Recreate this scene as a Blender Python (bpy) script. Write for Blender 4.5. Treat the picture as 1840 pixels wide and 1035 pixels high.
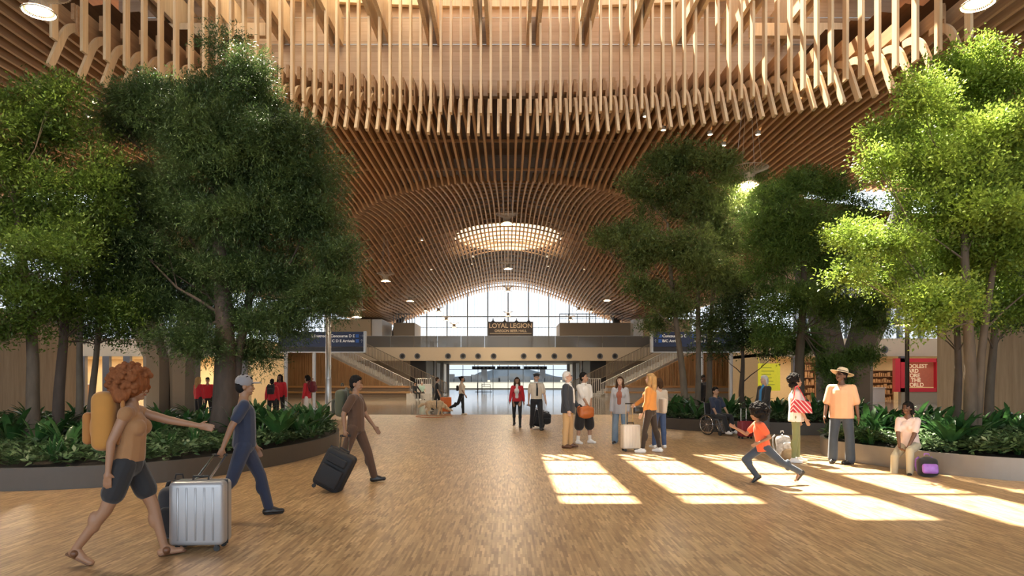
import bpy, bmesh, math, random
import numpy as np
from mathutils import Vector, Matrix
S = bpy.context.scene
COL = S.collection
for o in list(bpy.data.objects): bpy.data.objects.remove(o)
PI = math.pi
R = math.radians

# ---------------------------------------------------------------- camera, sky, sun, exposure
F = 1200.0; CX = 913.0; HY = 680.0; H = 1.62
cam = bpy.data.cameras.new('camera'); co = bpy.data.objects.new('camera', cam); COL.objects.link(co)
co.location = (0, 0, H); co.rotation_euler = (PI/2, 0, 0)
cam.sensor_width = 36; cam.lens = F/1840*36
cam.shift_x = (920-CX)/1840; cam.shift_y = (HY-517.5)/1840
cam.clip_start = 0.05; cam.clip_end = 3000
S.camera = co

wd = bpy.data.worlds.new('sky'); S.world = wd; wd.use_nodes = True
wn = wd.node_tree; wn.nodes.clear()
w_out = wn.nodes.new('ShaderNodeOutputWorld'); w_bg = wn.nodes.new('ShaderNodeBackground')
w_bg.inputs[0].default_value = (0.80, 0.90, 1.0, 1); w_bg.inputs[1].default_value = 2.6
wn.links.new(w_bg.outputs[0], w_out.inputs[0])

SUN_DIR = Vector((0.2148, -0.52, -1.0)).normalized()
sl = bpy.data.lights.new('sun', 'SUN'); so = bpy.data.objects.new('sun', sl); COL.objects.link(so)
sl.energy = 30; sl.angle = R(0.6); sl.color = (1.0, 0.88, 0.70)
so.rotation_euler = SUN_DIR.to_track_quat('-Z', 'Y').to_euler(); so.location = (0, 0, 60)

S.view_settings.view_transform = 'Standard'; S.view_settings.look = 'None'
S.view_settings.gamma = 1; S.view_settings.use_curve_mapping = False
S.view_settings.exposure = 0.38
try:
    S.cycles.use_denoising = True
    S.cycles.max_bounces = 6; S.cycles.diffuse_bounces = 4; S.cycles.glossy_bounces = 3
    S.cycles.transparent_max_bounces = 12; S.cycles.transmission_bounces = 4
    S.cycles.sample_clamp_indirect = 8; S.cycles.caustics_reflective = False; S.cycles.caustics_refractive = False
except Exception: pass

def WX(px, D): return (px-CX)*D/F
def WZ(py, D): return H + (HY-py)*D/F
def FLD(py): return F*H/(py-HY)
def P(px, py, D): return Vector((WX(px, D), D, WZ(py, D)))

# ---------------------------------------------------------------- helpers
MATS = {}
def new_mat(name):
    m = bpy.data.materials.new(name); m.use_nodes = True; nt = m.node_tree
    b = nt.nodes.get('Principled BSDF'); return m, nt, b
def mat(name, col, rough=0.6, metal=0.0, var=0.12, scale=8.0, bump=0.0, stretch=(1, 1, 1), emit=0, spec=0.5, sheen=0):
    """plain coloured material with procedural colour variation"""
    if name in MATS: return MATS[name]
    m, nt, b = new_mat(name)
    tc = nt.nodes.new('ShaderNodeTexCoord'); mp = nt.nodes.new('ShaderNodeMapping'); mp.inputs['Scale'].default_value = stretch
    nz = nt.nodes.new('ShaderNodeTexNoise'); nz.inputs['Scale'].default_value = scale; nz.inputs['Detail'].default_value = 3
    nt.links.new(tc.outputs['Object'], mp.inputs[0]); nt.links.new(mp.outputs[0], nz.inputs['Vector'])
    mx = nt.nodes.new('ShaderNodeMix'); mx.data_type = 'RGBA'
    c = Vector(col[:3])
    mx.inputs[6].default_value = (*(c*(1-var)), 1); mx.inputs[7].default_value = (*[min(1, v) for v in c*(1+var)], 1)
    nt.links.new(nz.outputs[0], mx.inputs[0]); nt.links.new(mx.outputs[2], b.inputs['Base Color'])
    b.inputs['Roughness'].default_value = rough; b.inputs['Metallic'].default_value = metal
    b.inputs['Specular IOR Level'].default_value = spec
    if sheen: b.inputs['Sheen Weight'].default_value = sheen
    if bump:
        bp = nt.nodes.new('ShaderNodeBump'); bp.inputs['Strength'].default_value = bump; bp.inputs['Distance'].default_value = 0.02
        nt.links.new(nz.outputs[0], bp.inputs['Height']); nt.links.new(bp.outputs[0], b.inputs['Normal'])
    if emit:
        b.inputs['Emission Color'].default_value = (*col[:3], 1); b.inputs['Emission Strength'].default_value = emit
    MATS[name] = m; return m
def wood(name, c1, c2, axis='Y', scale=1.0, rough=0.55, plank=None):
    if name in MATS: return MATS[name]
    m, nt, b = new_mat(name); L = nt.links
    tc = nt.nodes.new('ShaderNodeTexCoord'); mp = nt.nodes.new('ShaderNodeMapping')
    st = {'X': (.6, 9, 9), 'Y': (9, .6, 9), 'Z': (9, 9, .6)}[axis]
    mp.inputs['Scale'].default_value = [s*scale for s in st]
    L.new(tc.outputs['Object'], mp.inputs[0])
    oi = nt.nodes.new('ShaderNodeObjectInfo'); ad = nt.nodes.new('ShaderNodeVectorMath'); ad.operation = 'ADD'
    ml = nt.nodes.new('ShaderNodeMath'); ml.operation = 'MULTIPLY'; ml.inputs[1].default_value = 37
    L.new(oi.outputs['Random'], ml.inputs[0]); L.new(mp.outputs[0], ad.inputs[0]); L.new(ml.outputs[0], ad.inputs[1])
    nz = nt.nodes.new('ShaderNodeTexNoise'); nz.inputs['Scale'].default_value = 1.2; nz.inputs['Detail'].default_value = 6; nz.inputs['Roughness'].default_value = .65
    L.new(ad.outputs[0], nz.inputs['Vector'])
    cr = nt.nodes.new('ShaderNodeValToRGB'); e = cr.color_ramp.elements
    e[0].position = .3; e[0].color = (*c1, 1); e[1].position = .7; e[1].color = (*c2, 1)
    L.new(nz.outputs[0], cr.inputs[0])
    last = cr.outputs[0]
    if plank:
        br = nt.nodes.new('ShaderNodeTexBrick'); mp2 = nt.nodes.new('ShaderNodeMapping')
        mp2.inputs['Rotation'].default_value = plank[2]
        L.new(tc.outputs['Object'], mp2.inputs[0]); L.new(mp2.outputs[0], br.inputs[0])
        br.inputs['Scale'].default_value = 1; br.inputs['Brick Width'].default_value = plank[0]; br.inputs['Row Height'].default_value = plank[1]
        br.inputs['Mortar Size'].default_value = .006; br.inputs['Color1'].default_value = (1, 1, 1, 1); br.inputs['Color2'].default_value = (.90, .88, .86, 1)
        br.inputs['Mortar'].default_value = (.72, .66, .6, 1); br.inputs['Bias'].default_value = 0
        mm = nt.nodes.new('ShaderNodeMix'); mm.data_type = 'RGBA'; mm.blend_type = 'MULTIPLY'; mm.inputs[0].default_value = 1
        L.new(last, mm.inputs[6]); L.new(br.outputs[0], mm.inputs[7]); last = mm.outputs[2]
    L.new(last, b.inputs['Base Color']); b.inputs['Roughness'].default_value = rough
    b.inputs['Specular IOR Level'].default_value = .35
    MATS[name] = m; return m
def glassy(name, tint=(.9, .95, 1), transp=.8, rough=.05, grey=None):
    """thin architectural glazing: part clear, part mirror-like; grey = share of a diffuse layer"""
    if name in MATS: return MATS[name]
    m = bpy.data.materials.new(name); m.use_nodes = True; nt = m.node_tree; nt.nodes.clear(); L = nt.links
    out = nt.nodes.new('ShaderNodeOutputMaterial'); tr = nt.nodes.new('ShaderNodeBsdfTransparent'); tr.inputs[0].default_value = (*[t*transp for t in tint], 1)
    gl = nt.nodes.new('ShaderNodeBsdfGlossy'); gl.inputs['Roughness'].default_value = rough
    fr = nt.nodes.new('ShaderNodeFresnel'); fr.inputs[0].default_value = 1.5
    mx = nt.nodes.new('ShaderNodeMixShader'); L.new(fr.outputs[0], mx.inputs[0]); L.new(tr.outputs[0], mx.inputs[1]); L.new(gl.outputs[0], mx.inputs[2])
    last = mx
    if grey:
        tl = nt.nodes.new('ShaderNodeBsdfDiffuse' if len(grey) > 2 else 'ShaderNodeBsdfTranslucent'); tl.inputs[0].default_value = (*grey[1], 1)
        m2 = nt.nodes.new('ShaderNodeMixShader'); m2.inputs[0].default_value = grey[0]
        L.new(mx.outputs[0], m2.inputs[1]); L.new(tl.outputs[0], m2.inputs[2]); last = m2
    L.new(last.outputs[0], out.inputs[0]); MATS[name] = m; return m
def emitter(name, col, strength):
    if name in MATS: return MATS[name]
    m, nt, b = new_mat(name)
    b.inputs['Base Color'].default_value = (*[min(1, c) for c in col], 1)
    b.inputs['Emission Color'].default_value = (*col, 1); b.inputs['Emission Strength'].default_value = strength
    MATS[name] = m; return m

class MB:
    def __init__(s): s.v = []; s.f = []
    def box(s, x0, x1, y0, y1, z0, z1):
        b = len(s.v)
        s.v += [(x0, y0, z0), (x1, y0, z0), (x1, y1, z0), (x0, y1, z0), (x0, y0, z1), (x1, y0, z1), (x1, y1, z1), (x0, y1, z1)]
        s.f += [(b, b+3, b+2, b+1), (b+4, b+5, b+6, b+7), (b, b+1, b+5, b+4), (b+1, b+2, b+6, b+5), (b+2, b+3, b+7, b+6), (b+3, b, b+4, b+7)]
        return s
    def quad(s, a, b, c, d):
        n = len(s.v); s.v += [tuple(a), tuple(b), tuple(c), tuple(d)]; s.f.append((n, n+1, n+2, n+3)); return s
    def poly(s, pts):
        n = len(s.v); s.v += [tuple(p) for p in pts]; s.f.append(tuple(range(n, n+len(pts)))); return s
    def prism(s, pts, d):
        """pts: closed loop of 3d points, extruded by vector d"""
        n = len(s.v); k = len(pts); d = Vector(d)
        s.v += [tuple(p) for p in pts] + [tuple(Vector(p)+d) for p in pts]
        s.f.append(tuple(range(n+k-1, n-1, -1))); s.f.append(tuple(range(n+k, n+2*k)))
        for i in range(k): j = (i+1) % k; s.f.append((n+i, n+j, n+k+j, n+k+i))
        return s
    def tube(s, path, rad, n=8, cap=True, sx=1.0):
        path = [Vector(p) for p in path]; k = len(path)
        if not hasattr(rad, '__len__'): rad = [rad]*k
        b = len(s.v); ref = None
        for i, p in enumerate(path):
            t = (path[min(i+1, k-1)]-path[max(i-1, 0)])
            t = t.normalized() if t.length > 1e-9 else Vector((0, 0, 1))
            if ref is None: ref = t.orthogonal().normalized() if abs(t.z) < .99 else Vector((1, 0, 0))
            u = (ref - t*ref.dot(t)); u = u.normalized() if u.length > 1e-6 else t.orthogonal().normalized()
            ref = u; w = t.cross(u)
            for j in range(n):
                a = 2*PI*j/n; q = p + (u*math.cos(a)*sx + w*math.sin(a))*rad[i]; s.v.append(tuple(q))
        for i in range(k-1):
            for j in range(n):
                j2 = (j+1) % n; s.f.append((b+i*n+j, b+i*n+j2, b+(i+1)*n+j2, b+(i+1)*n+j))
        if cap:
            s.f.append(tuple(b+j for j in range(n-1, -1, -1))); s.f.append(tuple(b+(k-1)*n+j for j in range(n)))
        return s
    def lathe(s, prof, c=(0, 0, 0), n=24, sx=1, sy=1, cap=True):
        b = len(s.v); k = len(prof)
        for r, z in prof:
            for j in range(n):
                a = 2*PI*j/n; s.v.append((c[0]+r*sx*math.cos(a), c[1]+r*sy*math.sin(a), c[2]+z))
        for i in range(k-1):
            for j in range(n):
                j2 = (j+1) % n; s.f.append((b+i*n+j, b+i*n+j2, b+(i+1)*n+j2, b+(i+1)*n+j))
        if cap:
            s.f.append(tuple(b+j for j in range(n-1, -1, -1))); s.f.append(tuple(b+(k-1)*n+j for j in range(n)))
        return s
    def rbox(s, c, sz, r=.02, ax=None, seg=3):
        """box with rounded vertical edges and bevelled ends, centre c, full size sz, optional 3x3 rotation"""
        bm = bmesh.new(); bmesh.ops.create_cube(bm, size=1)
        for v in bm.verts: v.co = Vector((v.co.x*sz[0], v.co.y*sz[1], v.co.z*sz[2]))
        bmesh.ops.bevel(bm, geom=list(bm.edges), offset=r, segments=seg, affect='EDGES', profile=.5)
        b = len(s.v); M = ax or Matrix.Identity(3); bm.verts.ensure_lookup_table()
        for i, v in enumerate(bm.verts): v.index = i
        for v in bm.verts: s.v.append(tuple(M @ v.co + Vector(c)))
        for f in bm.faces: s.f.append(tuple(b+v.index for v in f.verts))
        bm.free(); return s
    def ell(s, c, r, ax=None, u=14, v=9):
        b = len(s.v); M = ax or Matrix.Identity(3); c = Vector(c)
        if not hasattr(r, '__len__'): r = (r, r, r)
        s.v.append(tuple(c + M @ Vector((0, 0, -r[2]))))
        for i in range(1, v):
            ph = -PI/2+PI*i/v
            for j in range(u):
                a = 2*PI*j/u; s.v.append(tuple(c + M @ Vector((r[0]*math.cos(ph)*math.cos(a), r[1]*math.cos(ph)*math.sin(a), r[2]*math.sin(ph)))))
        s.v.append(tuple(c + M @ Vector((0, 0, r[2])))); top = len(s.v)-1
        for j in range(u): j2 = (j+1) % u; s.f.append((b, b+1+j2, b+1+j))
        for i in range(v-2):
            for j in range(u): j2 = (j+1) % u; a = b+1+i*u; s.f.append((a+j, a+j2, a+u+j2, a+u+j))
        a = b+1+(v-2)*u
        for j in range(u): j2 = (j+1) % u; s.f.append((a+j, a+j2, top))
        return s
    def cap(s, p0, p1, r0, r1, n=12, sx=1.0, side=None):
        """tapered capsule (round cone); sx widens it along 'side'"""
        p0 = Vector(p0); p1 = Vector(p1); d = p1-p0; L = d.length
        if L < 1e-6: return s.ell(p0, r0)
        t = d/L; u = Vector(side) if side is not None else t.orthogonal()
        u = (u - t*u.dot(t)).normalized(); w = t.cross(u); b = len(s.v); rings = []
        for k in range(1, 4): a = PI/2*(1-k/4.0) ; rings.append((-math.sin(a)*r0, math.cos(a)*r0))
        rings.append((0, r0)); rings.append((L, r1))
        for k in range(1, 4): a = PI/2*k/4.0; rings.append((L+math.sin(a)*r1, math.cos(a)*r1))
        s.v.append(tuple(p0 - t*r0))
        for h, r in rings:
            for j in range(n):
                a = 2*PI*j/n; s.v.append(tuple(p0 + t*h + u*math.cos(a)*r*sx + w*math.sin(a)*r))
        s.v.append(tuple(p1 + t*r1)); top = len(s.v)-1
        for j in range(n): j2 = (j+1) % n; s.f.append((b, b+1+j2, b+1+j))
        for i in range(len(rings)-1):
            for j in range(n): j2 = (j+1) % n; a = b+1+i*n; s.f.append((a+j, a+j2, a+n+j2, a+n+j))
        a = b+1+(len(rings)-1)*n
        for j in range(n): j2 = (j+1) % n; s.f.append((a+j, a+j2, top))
        return s
    def mesh(s, name, m=None, smooth=False):
        me = bpy.data.meshes.new(name); me.from_pydata(s.v, [], s.f)
        if m: me.materials.append(m)
        if smooth: me.polygons.foreach_set('use_smooth', [True]*len(me.polygons))
        me.update(); return me
    def obj(s, name, m=None, parent=None, smooth=False, loc=None):
        return link(name, s.mesh(name, m, smooth), parent, loc)
def link(name, me, parent=None, loc=None):
    o = bpy.data.objects.new(name, me); COL.objects.link(o)
    if parent: o.parent = parent
    if loc is not None: o.location = loc
    return o
def thing(name, label, cat, loc=(0, 0, 0), rz=0, group=None):
    o = bpy.data.objects.new(name, None); COL.objects.link(o); o.empty_display_size = .1
    o.location = loc; o.rotation_euler = (0, 0, rz); return tag(o, label, cat, group)
def tag(o, label, cat, group=None, kind=None):
    o['label'] = label; o['category'] = cat
    if group: o['group'] = group
    if kind: o['kind'] = kind
    return o
def struct(o): o['kind'] = 'structure'; return o
def dup(root, loc, rz=None, label=None, group=None, scale=None):
    r = root.copy(); COL.objects.link(r); r.location = loc
    if rz is not None: r.rotation_euler = (0, 0, rz)
    if label: r['label'] = label
    if group: r['group'] = group
    if scale: r.scale = (scale,)*3
    for ch in list(root.children):
        c = ch.copy(); COL.objects.link(c); c.parent = r
        for g in ch.children:
            d = g.copy(); COL.objects.link(d); d.parent = c
    return r
def np_mesh(name, V, n_per, m=None):
    """V: (N*n_per,3) array of n-gons"""
    me = bpy.data.meshes.new(name); N = len(V)//n_per
    me.vertices.add(len(V)); me.vertices.foreach_set('co', np.asarray(V, dtype=np.float32).ravel())
    me.loops.add(N*n_per); me.loops.foreach_set('vertex_index', np.arange(N*n_per, dtype=np.int32))
    me.polygons.add(N); me.polygons.foreach_set('loop_start', np.arange(0, N*n_per, n_per, dtype=np.int32))
    if m: me.materials.append(m)
    me.update(calc_edges=True); return me
def catmull(pts, n=8, closed=True):
    out = []; k = len(pts); rng = range(k) if closed else range(k-1)
    g = lambda i: Vector(pts[i % k]) if closed else Vector(pts[max(0, min(k-1, i))])
    for i in rng:
        a, b, c, d = g(i-1), g(i), g(i+1), g(i+2)
        for j in range(n):
            t = j/n; out.append(.5*((2*b)+(c-a)*t+(2*a-5*b+4*c-d)*t*t+(3*b-a-3*c+d)*t**3))
    if not closed: out.append(Vector(pts[-1]))
    return out
def text_mesh(name, txt, size, m, parent, loc, rot=(PI/2, 0, 0), align='LEFT', depth=.004, bold=0.0):
    cu = bpy.data.curves.new(name, 'FONT'); cu.body = txt; cu.size = size; cu.align_x = align; cu.extrude = depth; cu.offset = bold
    t = bpy.data.objects.new(name, cu); COL.objects.link(t)
    dg = bpy.context.evaluated_depsgraph_get(); me = bpy.data.meshes.new_from_object(t.evaluated_get(dg))
    bpy.data.objects.remove(t); me.materials.clear(); me.materials.append(m)
    o = link(name, me, parent, loc); o.rotation_euler = rot; return o
# ================================================================ materials of the hall
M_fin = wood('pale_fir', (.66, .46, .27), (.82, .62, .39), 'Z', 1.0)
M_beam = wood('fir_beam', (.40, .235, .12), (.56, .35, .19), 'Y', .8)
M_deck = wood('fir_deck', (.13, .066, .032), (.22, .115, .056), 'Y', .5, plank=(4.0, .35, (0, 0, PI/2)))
M_clt = wood('laminated_wall', (.56, .385, .25), (.66, .48, .33), 'X', .8, plank=(30, .33, (PI/2, 0, 0)))
M_slatwood = wood('cedar_slats', (.34, .18, .07), (.62, .38, .18), 'Z', .8)
M_slatpale = wood('pale_slats', (.27, .20, .125), (.40, .31, .205), 'Z', .8)
M_beige = mat('beige_plaster', (.62, .50, .36), .7, var=.05)
M_white = mat('white_paint', (.80, .78, .74), .5, var=.04)
M_greymetal = mat('grey_metal', (.16, .16, .17), .4, .4, var=.08)
M_steel = mat('brushed_steel', (.52, .50, .47), .35, .8, var=.08)
M_col = mat('column_panel', (.06, .056, .052), .45, .1, var=.08)
M_dark = mat('dark_void', (.02, .02, .02), .6)
M_mull = mat('mullion_grey', (.22, .25, .28), .5, .2)
M_planter = mat('planter_dark', (.085, .07, .055), .45, .25, var=.06); M_planter_sun = mat('planter_sunlit', (.30, .275, .24), .42, .3, var=.06)  # same planter metal in two tones; the lighter has sunlight put in
M_soil = mat('soil', (.035, .025, .018), .95, bump=.5, scale=30)
M_glassfar = glassy('facade_glass', (.86, .92, 1.0), .35, grey=(.12, (.50, .55, .62)))  # tint and frit added so the sky behind reads darker
M_glassdim = glassy('dimming_glass', (.92, .96, 1.0), .36)  # tint added to dim the bright outdoors
M_balu = glassy('balustrade_glass', (.62, .60, .56), .55, .08, grey=(.42, (.34, .325, .30), 1))  # diffuse grey share stands in for reflections on the glass
M_frost = glassy('frosted_skylight', (.9, .95, 1.0), .25, .4, grey=(.75, (.9, .88, .82)))

# ---------------------------------------------------------------- floor
def floor_mat():
    m, nt, b = new_mat('end_grain_parquet'); L = nt.links; b.inputs['Specular IOR Level'].default_value = .6
    tc = nt.nodes.new('ShaderNodeTexCoord'); mp = nt.nodes.new('ShaderNodeMapping'); mp.inputs['Rotation'].default_value = (0, 0, PI/2)
    L.new(tc.outputs['Object'], mp.inputs[0])
    br = nt.nodes.new('ShaderNodeTexBrick'); L.new(mp.outputs[0], br.inputs[0])
    br.offset = .5; br.inputs['Scale'].default_value = 1; br.inputs['Brick Width'].default_value = .22; br.inputs['Row Height'].default_value = .022
    br.inputs['Mortar Size'].default_value = .0; br.inputs['Bias'].default_value = 0
    br.inputs['Color1'].default_value = (0, 0, 0, 1); br.inputs['Color2'].default_value = (1, 1, 1, 1)
    bc = nt.nodes.new('ShaderNodeTexBrick'); L.new(mp.outputs[0], bc.inputs[0])
    bc.inputs['Scale'].default_value = 1; bc.inputs['Brick Width'].default_value = .48; bc.inputs['Row Height'].default_value = .16
    bc.inputs['Mortar Size'].default_value = .0025; bc.inputs['Color1'].default_value = (.86, .84, .80, 1); bc.inputs['Color2'].default_value = (1.04, 1.03, 1.0, 1); bc.inputs['Mortar'].default_value = (.72, .66, .6, 1)
    cr = nt.nodes.new('ShaderNodeValToRGB'); e = cr.color_ramp.elements
    e[0].position = 0; e[0].color = (.21, .12, .062, 1); e[1].position = 1; e[1].color = (.70, .51, .30, 1)
    x = cr.color_ramp.elements.new(.35); x.color = (.38, .24, .12, 1); x = cr.color_ramp.elements.new(.7); x.color = (.50, .34, .18, 1)
    nz = nt.nodes.new('ShaderNodeTexNoise'); nz.inputs['Scale'].default_value = .8; nz.inputs['Detail'].default_value = 4; L.new(tc.outputs['Object'], nz.inputs['Vector'])
    mm = nt.nodes.new('ShaderNodeMix'); mm.data_type = 'FLOAT'; mm.inputs[0].default_value = .30
    L.new(br.outputs[0], mm.inputs[2]); L.new(nz.outputs[0], mm.inputs[3]); L.new(mm.outputs[0], cr.inputs[0])
    mu = nt.nodes.new('ShaderNodeMix'); mu.data_type = 'RGBA'; mu.blend_type = 'MULTIPLY'; mu.inputs[0].default_value = 1
    L.new(cr.outputs[0], mu.inputs[6]); L.new(bc.outputs[0], mu.inputs[7]); L.new(mu.outputs[2], b.inputs['Base Color'])
    rr = nt.nodes.new('ShaderNodeMapRange'); rr.inputs[3].default_value = .36; rr.inputs[4].default_value = .38
    L.new(nz.outputs[0], rr.inputs[0]); L.new(rr.outputs[0], b.inputs['Roughness'])
    return m
def terrazzo_mat():
    m, nt, b = new_mat('terrazzo'); L = nt.links
    tc = nt.nodes.new('ShaderNodeTexCoord'); v = nt.nodes.new('ShaderNodeTexVoronoi'); v.inputs['Scale'].default_value = 35; L.new(tc.outputs['Object'], v.inputs[0])
    cr = nt.nodes.new('ShaderNodeValToRGB'); e = cr.color_ramp.elements
    e[0].color = (.30, .255, .20, 1); e[1].color = (.46, .41, .34, 1); L.new(v.outputs['Color'], cr.inputs[0])
    L.new(cr.outputs[0], b.inputs['Base Color']); b.inputs['Roughness'].default_value = .10; b.inputs['Specular IOR Level'].default_value = .8
    return m
fb = MB(); fb.quad((-45, -14, 0), (45, -14, 0), (45, 29.9, 0), (-45, 29.9, 0))
fl = struct(fb.obj('floor', floor_mat()))
fb = MB(); fb.quad((-45, 29.9, 0), (45, 29.9, 0), (45, 104, 0), (-45, 104, 0))
fl2 = struct(fb.obj('floor', terrazzo_mat()))
# ---------------------------------------------------------------- ceiling surface
PITCH = .31; ZB = 10.92; ZT = 9.25
E1 = (0, 15.3, 11.3, 5.5)       # rim of the near oval opening (tips of the fins)
def rimY(x): return E1[1] + E1[3]*math.sqrt(max(0, 1-(x/E1[2])**2))
def sstep(t): t = max(0., min(1., t)); return t*t*(3-2*t)
def Zc(y):
    pts = [(30, 12.4), (36, 12.7), (42, 12.95), (50, 13.25), (60, 13.35), (68, 13.05), (74, 12.55), (78, 12.2), (84, 11.7)]
    for (a, za), (b, zb) in zip(pts, pts[1:]):
        if y <= b: return za+(zb-za)*max(0, (y-a)/(b-a))
    return pts[-1][1]
def surf(x, y):
    w = math.sin(PI*min(abs(x), 28)/28)**2
    dd = max(0, abs(x)-10.2); side = .36*dd*dd/(dd+3)*(1-.75*sstep((y-16)/15))
    base = ZB - 3.0*sstep((y-40)/24)*w - side*(1-sstep((y-38)/14))
    if y < 46: q = math.sqrt((x/10.3)**2 + ((y-46)/15.0)**2)
    else: q = abs(x)/(10.3+(y-46)*.105)
    base -= .16*math.exp(-((q-1.0)/.035)**2)*(1-sstep((y-50)/12))
    g = 1-q**(1.75+.9*sstep((y-50)/25)) if q < 1 else 0
    # far-side flare of the near opening: the underside of the lattice curls down towards the valley
    return base + (Zc(y)-ZB)*g
def in_gap(x, y):    # leaf-shaped glazed gaps between ceiling bays, left and right
    return ((abs(x)-25)/11.0)**2 + ((y-34.6)/3.9)**2 < 1
# lattice boards running the length of the hall
lat = MB(); pur = MB()
HW = .045
for k in range(-92, 93):
    x = k*PITCH
    ys = []
    y0 = -10.0
    if abs(x) < E1[2]-.02:
        y0 = rimY(x)+.95
    y = y0
    while y < 80.0:
        ys.append(y)
        if 29 < y < 47: y += .22
        elif y < 29: y += 2.0
        else: y += 1.0
    runs = []; cur = []
    for yy in ys:
        if in_gap(x, yy):
            if len(cur) > 1: runs.append(cur)
            cur = []
        else: cur.append(yy)
    if len(cur) > 1: runs.append(cur)
    for run in runs:
        b = len(lat.v)
        for yy in run:
            z = surf(x, yy)
            for dx, dz in ((-HW, 0), (HW, 0), (HW, .40), (-HW, .40)): lat.v.append((x+dx, yy, z+dz))
        n = len(run)
        for i in range(n-1):
            for j in range(4):
                j2 = (j+1) % 4; lat.f.append((b+i*4+j, b+(i+1)*4+j, b+(i+1)*4+j2, b+i*4+j2))
        lat.f.append((b, b+1, b+2, b+3)); e = b+(n-1)*4; lat.f.append((e+3, e+2, e+1, e))
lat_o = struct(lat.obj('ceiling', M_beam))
# second layer of the boards, lapped beside the curled ends
lap = MB()
for k in range(-36, 37):
    x = k*PITCH; y0 = rimY(x)+1.0
    lap.box(x+HW, x+HW+.05, y0, y0+1.3, ZB-.42, ZB+.3)
struct(lap.obj('trim_1', M_beam))
# cross battens
yl = [26.6, 30.2] + [34+1.62*i for i in range(28)]
for y in yl:
    last = None
    xs = np.arange(-27, 27.01, .5)
    for x in xs:
        if in_gap(x, y) or (y < 22.4 and (x/E1[2])**2+((y-E1[1])/(E1[3]+1.2))**2 < 1): last = None; continue
        p = (x, y, surf(x, y)+.16)
        if last is not None:
            b = len(pur.v)
            for q in (last, p):
                pur.v += [(q[0], q[1]-.035, q[2]-.05), (q[0], q[1]+.035, q[2]-.05), (q[0], q[1]+.035, q[2]+.05), (q[0], q[1]-.035, q[2]+.05)]
            for j in range(4): j2 = (j+1) % 4; pur.f.append((b+j, b+j2, b+4+j2, b+4+j))
        last = p
struct(pur.obj('trim_2', M_beam))
# plank deck above the lattice
SK = (0, 57, 4.4, 5.3)
dk = MB()
def deck_quad(x0, x1, y0, y1, hole):
    dk_pts = [(x0, y0), (x1, y0), (x1, y1), (x0, y1)]
    if hole(sum(p[0] for p in dk_pts)/4, sum(p[1] for p in dk_pts)/4): return
    dk.quad(*[(a, b, surf(a, b)+1.15) for a, b in dk_pts[::-1]])
sm_hole = lambda x, y: ((x-SK[0])/SK[2])**2+((y-SK[1])/SK[3])**2 < 1 or in_gap(x, y)
ys = list(np.arange(22.3, 46.01, .5)) + list(np.arange(46.5, 52, 1)) + list(np.arange(52, 63, .25)) + list(np.arange(63, 81, 1.0))
ys = sorted(set(round(float(v), 3) for v in ys))
for ya, yb in zip(ys, ys[1:]):
    xs = np.arange(-28, 28.01, .25) if 51 < ya < 63 else np.arange(-28, 28.01, .5)
    for xa, xb in zip(xs, xs[1:]): deck_quad(float(xa), float(xb), ya, yb, sm_hole)
# near bay deck outside the opening
for ya in np.arange(-12, 22.3, .5):
    yb = min(ya+.5, 22.3)
    for xa in np.arange(-28, 28, .5):
        xm, ym = xa+.25, (ya+yb)/2
        if (xm/(E1[2]+1.6))**2+((ym-E1[1])/7.0)**2 < 1 or (abs(xm) < 9.6 and 16 < ym < 22.3): continue
        dk.quad(*[(a_, b_, surf(a_, b_)+1.15) for a_, b_ in ((xa, yb), (xa+.5, yb), (xa+.5, ya), (xa, ya))])
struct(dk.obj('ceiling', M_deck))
# far skylight: oval drum with frosted roof light
dr = MB(); n = 64
for i in range(n):
    a0, a1 = 2*PI*i/n, 2*PI*(i+1)/n
    p = [(SK[0]+SK[2]*1.03*math.cos(a), SK[1]+SK[3]*1.03*math.sin(a)) for a in (a0, a1)]
    dr.quad((*p[0], 13.6), (*p[1], 13.6), (*p[1], 16.4), (*p[0], 16.4))
struct(dr.obj('trim_3', mat('drum_wood', (.78, .60, .42), .6, var=.05)))
sk = MB(); sk.poly([(SK[0]+SK[2]*1.03*math.cos(2*PI*i/n), SK[1]+SK[3]*1.03*math.sin(2*PI*i/n), 16.4) for i in range(n)])
struct(sk.obj('window_1', M_frost))
# ---------------------------------------------------------------- raised roof over the near opening, with its skylight
wl = MB(); wl.box(-13, 13, 22.3, 22.55, 11.05, 14.6)
struct(wl.obj('wall_clerestory', M_clt))
cb = MB()
for i in range(40):
    xa, xb = -12+24*i/40, -12+24*(i+1)/40
    ya, yb = [15+7.15*math.sqrt(max(0, 1-(x/20)**2)) for x in (xa, xb)]
    cb.prism([(xa, ya, 13.96), (xb, yb, 13.96), (xb, yb+.16, 13.96), (xa, ya+.16, 13.96)], (0, 0, .6))
struct(cb.obj('trim_4', M_fin))
RZ = 14.62
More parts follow.
